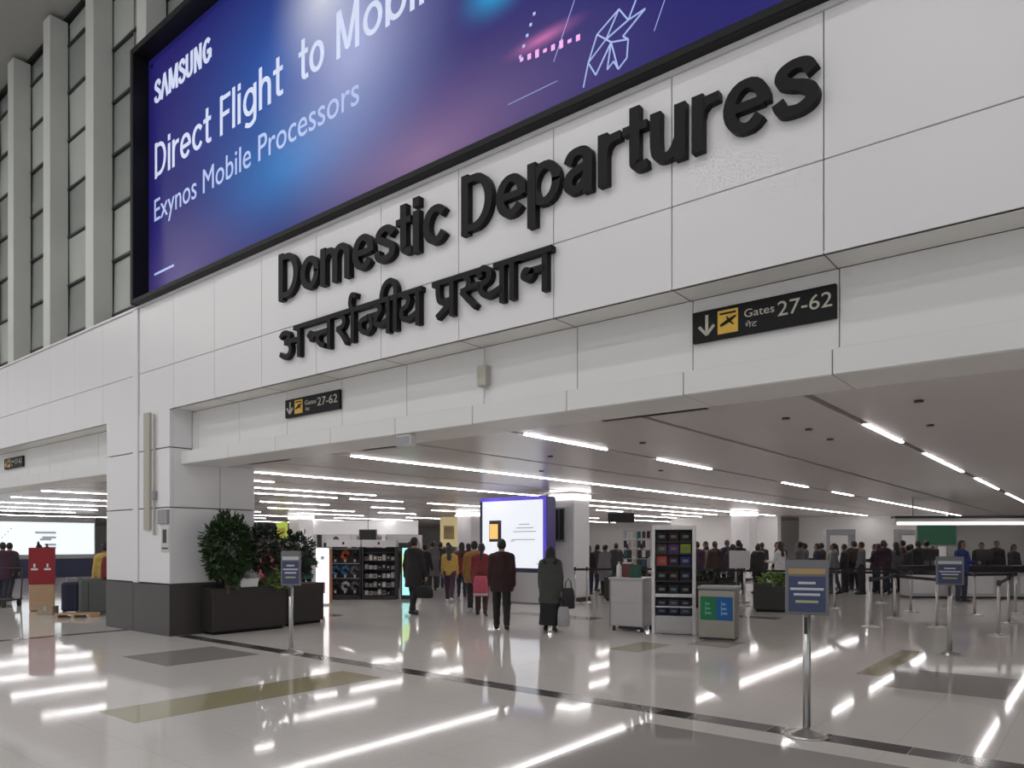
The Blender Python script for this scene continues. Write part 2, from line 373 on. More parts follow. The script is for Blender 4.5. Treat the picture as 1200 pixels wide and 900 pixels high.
# ================================================================== TEXT HELPERS
def text_mesh(s, width, cap, depth, bold=0.0, spacing=1.0, round_=0):
    cu = bpy.data.curves.new('t', 'FONT'); cu.body = s; cu.size = 1; cu.extrude = .5; cu.offset = bold; cu.resolution_u = 4; cu.space_character = spacing
    o = bpy.data.objects.new('t', cu); C.objects.link(o); dg = bpy.context.evaluated_depsgraph_get(); dg.update()
    me = bpy.data.meshes.new_from_object(o.evaluated_get(dg)); bpy.data.objects.remove(o); bpy.data.curves.remove(cu)
    co = np.empty(len(me.vertices)*3); me.vertices.foreach_get('co', co); co = co.reshape(-1, 3)
    capu = .729+bold*1.2
    x0, x1 = co[:, 0].min(), co[:, 0].max()
    out = np.empty_like(co)
    out[:, 0] = (co[:, 0]-x0)/(x1-x0)*width; out[:, 2] = co[:, 1]/capu*cap; out[:, 1] = -(co[:, 2]+.5)*depth
    faces = [tuple(p.vertices) for p in me.polygons]; bpy.data.meshes.remove(me)
    return out, faces
def split_letters(v, faces):
    par = list(range(len(v)))
    def fd(a):
        while par[a] != a: par[a] = par[par[a]]; a = par[a]
        return a
    # weld by rounded position so that caps and sides join
    key = {}
    for i, q in enumerate(v):
        kk = tuple(np.round(q, 4)); j = key.setdefault(kk, i); par[fd(i)] = fd(j)
    for f in faces:
        for a in f[1:]: par[fd(a)] = fd(f[0])
    comp = {}
    for i in range(len(v)): comp.setdefault(fd(i), []).append(i)
    items = [[v[c][:, 0].min(), v[c][:, 0].max(), set(c)] for c in comp.values()]
    items.sort(key=lambda t: t[0]); out = []
    for it in items:
        if out:
            ov = min(out[-1][1], it[1])-max(out[-1][0], it[0])
            if ov > .35*min(it[1]-it[0], out[-1][1]-out[-1][0]): out[-1] = [min(out[-1][0], it[0]), max(out[-1][1], it[1]), out[-1][2] | it[2]]; continue
        out.append(it)
    res = []
    fs = {}
    for f in faces: fs.setdefault(fd(f[0]), []).append(f)
    for _, _, ids in out:
        roots = {fd(i) for i in ids}; il = sorted(ids); mp = {a: i for i, a in enumerate(il)}
        res.append(([tuple(v[i]) for i in il], [tuple(mp[a] for a in f) for r in roots for f in fs.get(r, [])]))
    return res
def letters(parent, s, x0, x1, z, cap, y, depth, m, bold=0, name='letter', spacing=1.0):
    v, f = text_mesh(s, x1-x0, cap, depth, bold, spacing)
    v = v+np.array([x0, y, z])
    for vv, ff in split_letters(v, f): obj(name, MB().add(vv, ff), m, parent)
def text_one(parent, name, s, x0, x1, z, cap, y, depth, m, bold=0):
    v, f = text_mesh(s, x1-x0, cap, depth, bold); v = v+np.array([x0, y, z]); return obj(name, MB().add(v, f), m, parent)

# ================================================================== ENTRANCE LETTERING
t = thing('entrance_lettering', 'large black raised letters reading Domestic Departures on the white fascia', 'sign', (-5.6, YW, 5.2))
# Devanagari line, drawn stroke by stroke (headline at 1, foot at 0; x in glyph units)
def smooth(pts, n=6):
    P = [Vector((p[0], 0, p[1])) for p in pts]
    if len(P) < 3: return P
    out = []
    for i in range(len(P)-1):
        p0 = P[max(i-1, 0)]; p1 = P[i]; p2 = P[i+1]; p3 = P[min(i+2, len(P)-1)]
        for k in range(n):
            t_ = k/n; out.append(.5*((2*p1)+(p2-p0)*t_+(2*p0-5*p1+4*p2-p3)*t_*t_+(3*p1-p0-3*p2+p3)*t_**3))
    out.append(P[-1]); return out
def stroke(mb, pts, wd, depth, y, sc, off, sm=True, thin=0.0):
    P = smooth(pts) if sm else [Vector((p[0], 0, p[1])) for p in pts]
    P = [Vector((off[0]+p.x*sc[0], 0, off[1]+p.z*sc[1])) for p in P]
    n = len(P); Lf = []; Rt = []
    for i in range(n):
        d = (P[min(i+1, n-1)]-P[max(i-1, 0)]).normalized(); nn = Vector((-d.z, 0, d.x))*wd/2*((1-thin)+thin*abs(d.z))
        e = P[i] + (d*wd*.12 if i == n-1 else (-d*wd*.12 if i == 0 else Vector()))
        Lf.append(e+nn); Rt.append(e-nn)
    v = []
    for a, b in zip(Lf, Rt):
        for q, yy in ((a, y), (b, y), (b, y-depth), (a, y-depth)): v.append((q.x, yy, q.z))
    f = []
    for i in range(n-1):
        for k in range(4): j = (k+1) % 4; f.append((i*4+k, i*4+j, i*4+4+j, i*4+4+k))
    f.append((0, 1, 2, 3)); f.append(tuple(4*(n-1)+k for k in (3, 2, 1, 0)))
    mb.add(v, f)
bar = lambda x: [(x, 1.0), (x, 0.0)]
def arc(cx, cy, rx, ry, a0, a1, n=10): return [(cx+rx*math.cos(R(a0+(a1-a0)*k/n)), cy+ry*math.sin(R(a0+(a1-a0)*k/n))) for k in range(n+1)]
LAT = {  # centre lines of a bold grotesque, cap height 1: (advance, strokes)
 'D': (.77, [[(.09, 0), (.09, 1)], [(.09, .92), (.30, .92)] + arc(.30, .5, .32, .42, 80, -80, 12) + [(.30, .08), (.09, .08)]]),
 'o': (.67, [arc(.32, .365, .225, .29, 0, 360, 20)]),
 'm': (.98, [[(.09, 0), (.09, .735)], [(.09, .44)] + arc(.275, .46, .185, .20, 180, 0, 10) + [(.46, 0)], [(.46, .44)] + arc(.645, .46, .185, .20, 180, 0, 10) + [(.83, 0)]]),
 'e': (.65, [[(.12, .365), (.53, .365)], arc(.32, .365, .225, .29, -4, 318, 20)]),
 's': (.59, [[(.475, .52), (.41, .62), (.28, .655), (.14, .60), (.12, .49), (.24, .41), (.36, .36), (.47, .27), (.47, .15), (.38, .09), (.27, .075), (.13, .11), (.075, .22)]]),
 't': (.42, [[(.18, .95), (.18, .24), (.20, .12), (.28, .075), (.37, .085)], [(.01, .66), (.36, .66)]]),
 'i': (.25, [[(.09, 0), (.09, .735)], [(.09, .85), (.09, .985)]]),
 'c': (.61, [arc(.32, .365, .225, .29, 40, 320, 16)]),
 'p': (.68, [[(.09, -.26), (.09, .735)], arc(.335, .365, .225, .29, 0, 360, 20)]),
 'a': (.62, [[(.10, .52), (.16, .62), (.28, .655), (.40, .615), (.445, .50), (.445, 0)], [(.44, .41), (.30, .375), (.15, .32), (.095, .20), (.15, .095), (.26, .075), (.37, .13), (.44, .25)]]),
 'r': (.43, [[(.09, 0), (.09, .735)], [(.09, .42), (.13, .57), (.23, .64), (.37, .65)]]),
 'u': (.62, [[(.09, .735), (.09, .30), (.13, .13), (.25, .075), (.37, .13), (.455, .30)], [(.455, .735), (.455, 0)]]),
}
def lat_word(word, x0, x1, z0, cap, parent):
    tot = sum(LAT[c][0] for c in word)-.05; kx = (x1-x0)/tot; x = x0
    for gi, c in enumerate(word):
        mb = MB()
        for si, st in enumerate(LAT[c][1]): stroke(mb, st, .110, .080+.0012*((si+2*gi) % 5), -.004, (kx, cap), (x, z0), sm=c in 'satru' and len(st) > 4, thin=.28)
        obj('letter', mb, M_letter, parent); x += LAT[c][0]*kx
lat_word('Domestic', -9.50+5.6, -6.08+5.6, .02, .66, t); lat_word('Departures', -5.84+5.6, -1.86+5.6, .02, .66, t)
glyphs = [
 # (x start, width, strokes) in metres along the wall / unit glyph box
 (-9.47, .86, [[(.02,.80),(.12,.92),(.30,.90),(.36,.74),(.20,.58)], [(.20,.58),(.38,.48),(.40,.22),(.22,.08),(.02,.22)], [(.30,.55),(.52,.60),(.70,.58)], bar(.74), [(.55,1),(1.06,1)]]),      # a
 (-8.58, .82, [[(.0,1),(1.02,1)], [(.05,.55),(.16,.66),(.24,.52),(.12,.46)], [(.2,.58),(.75,.58)], [(.78,.58),(.50,.56),(.42,.38),(.52,.20),(.66,.12)], bar(.82)]),                                    # nta
 (-7.76, .46, [[(.0,1),(1.02,1)], [(.25,.98),(.62,.84),(.58,.60),(.20,.52)], [(.22,.54),(.50,.34),(.80,.02)]]),                                                          # ra
 (-7.31, .26, [[(-.05,1),(1.05,1)], bar(.35), [(.34,.98),(.10,1.22),(.26,1.46),(.72,1.42)]]),                                                                        # aa + reph
 (-7.06, .80, [[(.0,1),(1.02,1)], [(.30,.62),(.10,.55),(.10,.30),(.28,.16),(.44,.28),(.42,.62)], [(.30,.64),(.62,.64)], [(.55,.95),(.74,.80),(.62,.58),(.56,.40),(.72,.28),(.92,.36)], bar(.98)]),      # jya
 (-6.26, .28, [[(-.05,1),(1.05,1)], bar(.6), [(.60,.98),(.62,1.28),(.25,1.52),(-.35,1.44),(-.62,1.18),(-.60,.98)]]),                                                # ii
 (-5.98, .52, [[(-.05,1),(1.0,1)], [(.18,.95),(.42,.82),(.34,.62),(.12,.52),(.14,.30),(.40,.22),(.80,.34)], bar(.84)]),                                                   # ya
]
WX0, WX1 = -9.47, -5.46
# measured stations of word one on the wall run from -9.47 to -6.50; squeeze the layout into that
sq = lambda x: -9.47+(x-WX0)*(2.97/(WX1-WX0))
t = thing('hindi_lettering', 'black raised Hindi lettering below the English words on the white fascia', 'sign', (-7, YW, 4.3))
ZH = .47
def put(glyphs, fx):
    for gi, (x0, wd, st) in enumerate(glyphs):
        a, b = fx(x0), fx(x0+wd); mb = MB()
        for si, s_ in enumerate(st):
            head = len(s_) == 2 and s_[0][1] == 1 and s_[1][1] == 1
            vert = len(s_) == 2 and not head
            zoff = (0 if head else (-.02 if vert else -.012))
            stroke(mb, s_, .070 if not head else .064, .075+.0012*((si+gi*3) % 7), -.004, (b-a, ZH-.05), (a+7, .03), sm=len(s_) > 2)
        obj('letter', mb, M_letter, t)
put(glyphs, sq)
glyphs2 = [
 (0, .62, [[(-.1,1),(1.05,1)], [(.14,1),(.14,.66),(.26,.44),(.62,.44)], [(.66,.36),(.42,.22),(.10,.04)], bar(.70)]),          # pra
 (.62, .46, [[(-.05,1),(1.05,1)], [(.30,.98),(.52,.80),(.42,.60),(.12,.56)], [(.14,.56),(.44,.34),(.86,.06)], [(.45,.62),(1.08,.62)]]),  # half sa
 (1.08, .62, [[(.10,.80),(.05,.94),(.22,1.02),(.42,.90),(.40,.70),(.15,.58),(.12,.42),(.36,.26),(.84,.36)], [(.58,1),(1.05,1)], bar(.88)]),  # tha
 (1.70, .30, [[(-.1,1),(1.1,1)], bar(.5)]),                                                                                # aa
 (2.00, .64, [[(-.1,1),(1.06,1)], [(.80,.58),(.40,.58),(.22,.62),(.16,.48),(.32,.40),(.44,.50),(.40,.58)], bar(.84)]),        # na
]
sq2 = lambda x: -6.27+x*(1.67/2.60)
put(glyphs2, sq2)

# ================================================================== BILLBOARD
bb = thing('billboard', 'huge dark framed blue advertising billboard above the white fascia', 'billboard', (-14.18, 6.2, ZT))
BW, BH = 13.6, 4.75     # outer size
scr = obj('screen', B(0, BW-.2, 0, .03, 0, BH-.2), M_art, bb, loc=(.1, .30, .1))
obj('frame_side', B(0, .11, 0, .43, .0, BH, ch=.015), M_black, bb); obj('frame_side', B(BW-.11, BW, 0, .43, 0, BH, ch=.015), M_black, bb)
obj('frame_rail', B(.11, BW-.11, 0, .43, BH-.11, BH, ch=.01), M_black, bb); obj('frame_rail', B(.11, BW-.11, 0, .43, 0.002, .09, ch=.01), M_black, bb)
obj('floodlight', MB().box(.16, .30, .30, .39, BH-.30, BH-.18, ch=.02), M_lgrey, bb)
def lx(x): return x*6.5/6.6+14.18-.1
def lz(z): return 1.65+(z-1.65)*6.5/6.6-ZT-.1
SX = lambda x: lx(x)
LAT.update({
 'S': (.62, [[(.50, .74), (.42, .88), (.29, .93), (.14, .86), (.12, .70), (.25, .58), (.38, .48), (.50, .36), (.49, .18), (.38, .08), (.26, .07), (.12, .14), (.08, .28)]]),
 'A': (.70, [[(.04, 0), (.31, 1)], [(.31, 1), (.58, 0)]]),
 'M': (.84, [[(.09, 0), (.09, 1)], [(.12, 1), (.37, .12), (.39, .12)], [(.39, .12), (.41, .12), (.66, 1)], [(.69, 1), (.69, 0)]]),
 'U': (.68, [[(.09, 1), (.09, .36)] + arc(.29, .34, .20, .265, 180, 360, 10) + [(.49, 1)]]),
 'N': (.70, [[(.09, 0), (.09, 1)], [(.12, .97), (.48, .03)], [(.51, 1), (.51, 0)]]),
 'G': (.72, [arc(.34, .5, .25, .425, 48, 330, 18), [(.58, .14), (.58, .44)], [(.36, .44), (.58, .44)]]),
 'F': (.58, [[(.09, 0), (.09, 1)], [(.09, .93), (.50, .93)], [(.09, .50), (.45, .50)]]),
 'l': (.25, [[(.09, 0), (.09, 1)]]),
 'h': (.62, [[(.09, 0), (.09, 1)], [(.09, .44)] + arc(.275, .46, .185, .20, 180, 0, 10) + [(.46, 0)]]),
 'g': (.68, [arc(.305, .365, .225, .29, 0, 360, 20), [(.53, .735), (.53, -.04), (.47, -.17), (.31, -.22), (.13, -.16)]]),
 'b': (.68, [[(.09, 0), (.09, 1)], arc(.335, .365, .225, .29, 0, 360, 20)]),
})
def print_word(word, x0, x1, z, cap, wd, m):
    tot = sum(LAT[c][0] for c in word)-.05; a, b = lx(x0), lx(x1); kx = (b-a)/tot; x = a
    for gi, c in enumerate(word):
        mb = MB()
        for si, st in enumerate(LAT[c][1]): stroke(mb, st, wd, .004+.0008*((si+2*gi) % 5), 0, (kx, cap), (x, lz(z)), sm=c in 'satrugS' and len(st) in (5, 6, 8, 13), thin=.15)
        obj('printed_letter', mb, m, scr); x += LAT[c][0]*kx
print_word('SAMSUNG', -14.05, -11.98, 9.96, .42, .085, M_print)
print_word('Direct', -14.05, -12.0, 8.55, .64, .082, M_print); print_word('Flight', -11.72, -9.88, 8.55, .64, .082, M_print)
print_word('to', -9.46, -8.84, 8.55, .64, .082, M_print); print_word('Mobile', -8.58, -6.3, 8.55, .64, .082, M_print)
letters(scr, 'Exynos Mobile Processors', lx(-14.05), lx(-8.06), lz(7.74), .43, -.002, .004, M_print2, 0, 'printed_letter')
obj('printed_line', B(lx(-14.05), lx(-13.3), -.006, 0, lz(6.72), lz(6.76)), M_print2, scr)
def poly(pts, r, m, name):
    mb = MB()
    for a, b in zip(pts[:-1], pts[1:]): mb.tube([(lx(a[0]), -.004, lz(a[1])), (lx(b[0]), -.004, lz(b[1]))], r, 5)
    obj(name, mb, m, scr)
def wpt(u, v): # artwork sketch grid -> board metres
    return (-4.36+u*.78, 6.50+v*.70)
W = {'a':(.22,.72),'b':(.56,.93),'c':(.36,.58),'d':(.70,.70),'e':(.86,1.03),'f':(.95,.74),'g':(.08,.36),'h':(.2,.12),'i':(.44,.50),'j':(.70,.42),'k':(.55,.05),'l':(.38,.12),'m':(.62,.50),'n':(.68,.16),'o':(0,0.02),'p':(.48,.2)}
for path in ('abdcb', 'ac', 'cdfm', 'de', 'agcih', 'gh', 'go', 'hi', 'ij', 'ilpk', 'ik', 'jnk', 'mj'):
    poly([wpt(*W[q]) for q in path], .009, M_print2, 'printed_figure')
for i in range(8): obj('printed_spot', MB().lathe([(.0, -.0), (.03+.02*(i % 3), .0)], n=10).mesh and B(-.025, .025, -.006, 0, -.02-.012*(i % 3), .02+.012*(i % 3), ch=.004), M_pink, scr, loc=(lx(-5.2+.11*i), 0, lz(7.16-.012*i)))
for i in range(5): obj('printed_spot', B(-.018, .018, -.006, 0, -.018, .018, ch=.004), M_print2, scr, loc=(lx(-5.22+.05*i), 0, lz(7.2+.1*i)))
for (a, b) in (((-4.75, 6.95), (-4.45, 7.55)), ((-3.52, 6.75), (-3.25, 7.35)), ((-5.4, 6.72), (-4.7, 6.72))): poly([a, b], .004, M_print2, 'printed_streak')

# ================================================================== GATE SIGNS
def gate_sign(x0, x1, z0, z1, label):
    t = thing('gate_sign', label, 'sign', (x0, YR, z0), 0, 'black gate signs on the lintel')
    W_, H_ = x1-x0, z1-z0
    p = obj('board', B(0, W_, -.05, -.002, 0, H_, ch=.006), M_black, t)
    y = -.051
    mb = MB().box(.135*H_/.3, .165*H_/.3, y-.004, y, H_*.22, H_*.84)
    for s in (-1, 1): mb.tube([(.15*H_/.3, y-.002, H_*.20), (.15*H_/.3+s*.075, y-.002, H_*.20+.085)], .016, 6)
    obj('arrow', mb, M_signtxt, p)
    obj('pictogram', B(.26, .46, y-.004, y, H_*.14, H_*.88, ch=.001), M_yellow, p)
    pm = MB().tube([(.29, y-.006, H_*.40), (.37, y-.006, H_*.52), (.44, y-.006, H_*.64)], [.012, .018, .008], 6).tube([(.35, y-.006, H_*.66), (.375, y-.006, H_*.52), (.42, y-.006, H_*.38)], [.006, .012, .005], 6)
    obj('aircraft_symbol', pm, M_black, p)
    obj('pictogram_stripe', B(.28, .44, y-.006, y-.004, H_*.74, H_*.80), M_black, p)
    text_one(p, 'wording', 'Gates', .52, .80, H_*.52, H_*.26, y, .004, M_signtxt)
    text_one(p, 'wording', 'गेट', .53, .64, H_*.20, H_*.16, y, .004, M_signtxt)
    text_one(p, 'wording', '27-62', .83, 1.30, H_*.36, H_*.46, y, .004, M_signtxt, 0)
gate_sign(-3.165, -1.835, 3.60, 3.90, 'black sign with yellow plane symbol reading Gates 27-62 at right of the lintel')
gate_sign(-9.985, -8.64, 3.60, 3.88, 'small dark gate sign with yellow symbol on the lintel near the pillar')
gate_sign(-22.7, -21.35, 3.60, 3.88, 'dark gate sign on the lintel at the far left opening')

# wall mounted small devices
t = thing('wall_speaker', 'beige box with cable hanging on the lintel below the Hindi words', 'speaker', (-5.88, YR, 3.55))
obj('box', B(-.075, .075, -.09, -.001, 0, .25, ch=.012), M_beige, t); obj('cable', MB().tube([(0, -.03, .25), (.005, -.03, .46)], .008, 6).tube([(0, -.03, 0), (0, -.03, -.14)], .006, 6), M_lgrey, t)
t = thing('ceiling_sensor', 'white sensor box under the edge of the lintel band', 'sensor', (-7.15, 6.62, ZBAND0-.006))
obj('box', B(-.14, .14, -.05, .07, -.16, -.001, ch=.015), M_lgrey, t); obj('glass_front', B(-.12, .12, -.055, -.05, -.14, -.03), M_grey, t)
t = thing('cable_conduit', 'beige vertical cable conduit on the pillar front', 'conduit', (-13.72, YW-.003, 1.9))
obj('trunking', B(-.13, .09, -.05, -.001, 0, 2.15, ch=.008), M_beige, t); obj('pipe', MB().tube([(.26, -.035, -.1), (.26, -.035, 2.1)], .022, 8), M_beige, t); obj('junction', B(.2, .32, -.07, -.001, .55, .7, ch=.01), M_grey, t)
t = thing('pillar_box', 'small grey switch box on the pillar above a notice', 'box', (-13.12, YW-.003, 2.0)); obj('body', B(-.19, .17, -.05, -.001, 0, .26, ch=.01), M_grey, t)
t = thing('pillar_notice', 'white notice with dark figure on the pillar front', 'notice', (-13.1, YW-.003, 1.50))
obj('sheet', B(-.14, .14, -.012, -.001, 0, .44), M_lgrey, t); obj('printed_figure', B(-.08, .06, -.014, -.012, .16, .40), M_dark, t); obj('printed_rule', B(-.11, .11, -.014, -.012, .05, .08), M_dark, t)
t = thing('framed_notice', 'tall dark framed panel mounted on the white column', 'panel', (-12.1, 17.15, 1.70))
obj('frame', B(-.20, .20, -.08, -.001, 0, .98, ch=.01), M_grey, t)
for xx in (-.10, .08): obj('inset', B(xx-.07, xx+.07, -.09, -.08, .06, .92), M_dark, t)

# ================================================================== SDF BODIES
def rc(a, b, ra, rb, s=(1, 1, 1), k=.03): return ('rc', np.array(a, float), np.array(b, float), ra, rb, np.array(s, float), k)
def el(c, r, k=.03): return ('el', np.array(c, float), np.array(r, float), k)
def sdf_mesh(prims, vox, cut=None, noise=0):
    lo = np.full(3, 9e9); hi = -lo; bx = []
    for p in prims:
        if p[0] == 'rc':
            r = max(p[3], p[4])*p[5]+.03; l0 = np.minimum(p[1], p[2])-r; h0 = np.maximum(p[1], p[2])+r
        else: l0 = p[1]-p[2]-.03; h0 = p[1]+p[2]+.03
        bx.append((l0, h0)); lo = np.minimum(lo, l0); hi = np.maximum(hi, h0)
    lo = lo-2*vox; n = np.ceil((hi-lo)/vox).astype(int)+3
    F = np.full(n, .05)
    ax = [lo[i]+vox*np.arange(n[i]) for i in range(3)]
    for p, (l0, h0) in zip(prims, bx):
        i0 = np.maximum(((l0-lo)/vox).astype(int)-1, 0); i1 = np.minimum(((h0-lo)/vox).astype(int)+3, n)
        sl = tuple(slice(a, b) for a, b in zip(i0, i1))
        G = np.stack(np.meshgrid(*[ax[i][sl[i]] for i in range(3)], indexing='ij'), -1)
        if p[0] == 'rc':
            _, a, b, ra, rb, s, k = p; q = (G-a)/s; ba = (b-a)/s; t = np.clip((q@ba)/max(ba@ba, 1e-9), 0, 1)
            d = (np.linalg.norm(q-t[..., None]*ba, axis=-1)-(ra+(rb-ra)*t))*s.min()
        else:
            _, c, r, k = p; q = (G-c)/r; m = np.linalg.norm(q, axis=-1); d = (m-1)*r.min()
        o = F[sl]; h = np.maximum(k-np.abs(o-d), 0)/k; F[sl] = np.minimum(o, d)-h*h*k*.25
    if cut or noise:
        G = np.meshgrid(*ax, indexing='ij')
        if noise: F = F+noise*(np.sin(G[2]*38+G[0]*9)*np.sin(G[0]*21+G[1]*17+1)+.6*np.sin(G[2]*19-G[1]*23))
        if cut: F = np.maximum(F, cut(*G))
    F = np.pad(F, 1, constant_values=.05); lo = lo-vox
    s = F < 0; N = F.shape
    cnt = np.zeros((N[0]-1, N[1]-1, N[2]-1), int)
    offs = [(i, j, k) for i in (0, 1) for j in (0, 1) for k in (0, 1)]
    for i, j, k in offs: cnt += s[i:N[0]-1+i, j:N[1]-1+j, k:N[2]-1+k]
    act = (cnt > 0) & (cnt < 8); cells = np.argwhere(act); idx = np.full(act.shape, -1); idx[act] = np.arange(len(cells))
    acc = np.zeros((len(cells), 3)); nn = np.zeros(len(cells))
    for a in offs:
        for b in offs:
            if sum(b) == sum(a)+1 and all(q >= p_ for p_, q in zip(a, b)):
                f0 = F[cells[:, 0]+a[0], cells[:, 1]+a[1], cells[:, 2]+a[2]]; f1 = F[cells[:, 0]+b[0], cells[:, 1]+b[1], cells[:, 2]+b[2]]
                m = (f0 < 0) != (f1 < 0); t = f0[m]/(f0[m]-f1[m]); acc[m] += np.array(a)+t[:, None]*(np.array(b)-np.array(a)); nn[m] += 1
    V = lo+vox*(cells+acc/nn[:, None]); Q = []
    for a in range(3):
        b, c = (a+1) % 3, (a+2) % 3; e = np.eye(3, dtype=int)
        i0 = [slice(1, N[0]-1)]*3; i0 = [slice(1, N[t]-1) for t in range(3)]; i1 = list(i0); i1[a] = slice(2, N[a])
        ch = s[tuple(i0)] != s[tuple(i1)]; P = np.argwhere(ch)+1
        if not len(P): continue
        ins = s[P[:, 0], P[:, 1], P[:, 2]]
        g4 = [idx[tuple((P-o).T)] for o in (0*e[b], e[b], e[b]+e[c], e[c])]
        q = np.stack(g4, 1); q[~ins] = q[~ins][:, ::-1]; Q.append(q)
    return V, np.concatenate(Q)

def hand_mesh():
    P = [rc((0, .004, -.005), (0, .0, -.075), .034, .043, (.45, 1, 1), .015)]
    for i, (ln, y) in enumerate(zip((.066, .076, .070, .054), (.030, .010, -.011, -.031))):
        a = np.array((0, y, -.085)); b = a+np.array((.012, 0, -ln*.5)); c = b+np.array((.024, -.002, -ln*.42))
        P += [rc(a+(0, 0, .02), b, .0100, .0092, k=.004), rc(b, c, .0092, .0076, k=.004)]
    P += [rc((.004, .03, -.03), (.016, .054, -.062), .0135, .011, k=.01), rc((.016, .054, -.062), (.022, .057, -.092), .0105, .0085, k=.006)]
    return sdf_mesh(P, .0055)
HAND = hand_mesh()

def rotx(v, a): c, s = math.cos(a), math.sin(a); return np.array((v[0], v[1]*c-v[2]*s, v[1]*s+v[2]*c))
def build_person(pose='stand', female=False, hem=.80, hair='short', vox=.016, arms=((8, 6, 10), (8, 6, 10)), coat_puff=.0, skirt=False, hood=False, bulk=1.0, seed=0):
    """Figure facing +Y, feet at z=0, 1.75 m tall. Returns dict of (verts, quads)."""
    if pose == 'walk': legs = ((24, 4), (-14, -40))
    elif pose == 'walk2': legs = ((-12, -36), (20, 2))
    elif pose == 'step': legs = ((10, 2), (-8, -20))
    else: legs = ((2, -1), (-2, -3))
    J = {}; D = lambda a: np.array((0, math.sin(R(a)), -math.cos(R(a))))
    for s, nm, lg in ((-1, 'L', legs[0]), (1, 'R', legs[1])):
        hip = np.array((.088*s, 0, .0)); kn = hip+D(lg[0])*.43+np.array((.008*s, 0, 0)); an = kn+D(lg[1])*.41
        J['hip'+nm], J['kn'+nm], J['an'+nm] = hip, kn, an
        ft = lg[1]*.7 if lg[1] < -12 else 0
        heel = an+np.array((0, -.035, -.055)); toe = an+np.array((.025*s, .165*math.cos(R(ft)), -.062+.165*math.sin(R(ft))))
        J['heel'+nm], J['toe'+nm] = heel, toe
    zmin = min(min(J['heel'+n][2], J['toe'+n][2]) for n in 'LR')-.028
    sh = np.array((0, 0, -zmin))
    for q in J: J[q] = J[q]+sh
    pz = -zmin; sw = (.165 if female else .185)
    up = lambda x, y, z: np.array((x, y, pz+z))
    hips = .158 if female else .15; waist = .122 if female else .138; chest = .140 if female else .158
    fl_ = (1, .66, 1)
    torso = [rc(up(0, 0, .02), up(0, 0, .16), hips*bulk, waist*bulk, fl_, .05), rc(up(0, 0, .16), up(0, .0, .40), waist*bulk, chest*bulk, fl_, .05),
             rc(up(0, -.008, .50), up(-sw+.015, -.005, .452), .066, .050, (1, .95, 1), .05), rc(up(0, -.008, .50), up(sw-.015, -.005, .452), .066, .050, (1, .95, 1), .05)]
    body = list(torso); coat = []; ext = .018+coat_puff
    for p in torso: coat.append((p[0], p[1], p[2], p[3]+ext*(1 if p[5][1] < .9 else .7), p[4]+ext*(1 if p[5][1] < .9 else .6), p[5], .05))
    HD = up(0, .02, .69)
    body += [rc(up(0, -.012, .50), up(0, .008, .60), .056, .050, k=.03), el(HD, (.074, .093, .112), .02), rc(HD+(0, .035, -.045), HD+(0, .055, -.085), .048, .03, k=.03),
             rc(HD+(0, .088, .012), HD+(0, .110, -.022), .009, .014, k=.012), el(HD+(-.076, -.005, -.01), (.012, .022, .032), .006), el(HD+(.076, -.005, -.01), (.012, .022, .032), .006),
             rc(HD+(-.03, .088, .026), HD+(.03, .088, .026), .01, .01, k=.012), el(HD+(0, .088, -.055), (.024, .012, .010), .008)]
    hands = []
    for s, nm, (swg, ab, bd) in ((-1, 'L', arms[0]), (1, 'R', arms[1])):
        S_ = up(s*sw, -.005, .448)
        d1 = np.array((s*math.sin(R(ab)), math.sin(R(swg)), -math.cos(R(swg))*math.cos(R(ab)))); d1 /= np.linalg.norm(d1)
        E_ = S_+d1*.285; d2 = np.array((s*math.sin(R(ab))*.5, math.sin(R(swg+bd)), -math.cos(R(swg+bd)))); d2 /= np.linalg.norm(d2); W_ = E_+d2*.245
        body += [rc(S_, E_, .052, .042, k=.03), rc(E_, W_, .041, .028, k=.02)]
        coat += [rc(S_, E_, .054+ext*.7, .048+ext*.6, k=.04), rc(E_, W_-d2*.01, .050+ext*.6, .040+ext*.4, k=.02)]
        z = -d2; x_ = np.cross(np.array((0, 1., 0)), z)
        if np.linalg.norm(x_) < .1: x_ = np.array((1., 0, 0))
        x_ /= np.linalg.norm(x_); y_ = np.cross(z, x_); hv = HAND[0].copy(); hq = HAND[1].copy()
        if s > 0: hv[:, 0] *= -1; hq = hq[:, ::-1]
        hands.append((W_+hv[:, :1]*x_+hv[:, 1:2]*y_+hv[:, 2:]*z-d2*.004, hq)); J['wr'+nm] = W_+d2*.08
    trou = []; shoe = []
    trou.append(rc(up(0, 0, .0), up(0, 0, .12), hips+.012, waist+.016, fl_, .04))
    for nm in 'LR':
        h, k_, a, he, to = (J[q+nm] for q in ('hip', 'kn', 'an', 'heel', 'toe'))
        body += [rc(h, k_, .085, .055, k=.03), rc(k_, k_+(a-k_)*.35, .054, .057, k=.02), rc(k_+(a-k_)*.35, a, .057, .036, k=.02), rc(he, to, .034, .026, k=.02), rc(a, he, .036, .034, k=.02)]
        trou += [rc(h, k_, .100, .075, k=.03), rc(k_, a-(a-k_)*.02, .075, .062 if not female else .052, k=.03)]
        shoe += [rc(he, to, .044, .036, k=.02), rc(a-(a-he)*.2, he, .040, .044, k=.02)]
    if hem < .78:
        z0 = hem+.02; coat.append(rc((0, 0, pz+.1), (0, 0, z0), hips+ext+.01, hips+ext+.05, (1, .74, 1), .05))
    if skirt: trou.append(rc((0, 0, pz+.05), (0, 0, .16), hips+.02, hips+.075, (1, .8, 1), .04))
    coat.append(rc(up(0, -.012, .50), up(0, -.004, .555), .082, .072, k=.03))
    if hood: coat += [el(up(0, -.095, .53), (.105, .06, .085), .04)]
    out = {}
    V, Q = sdf_mesh(body, vox)
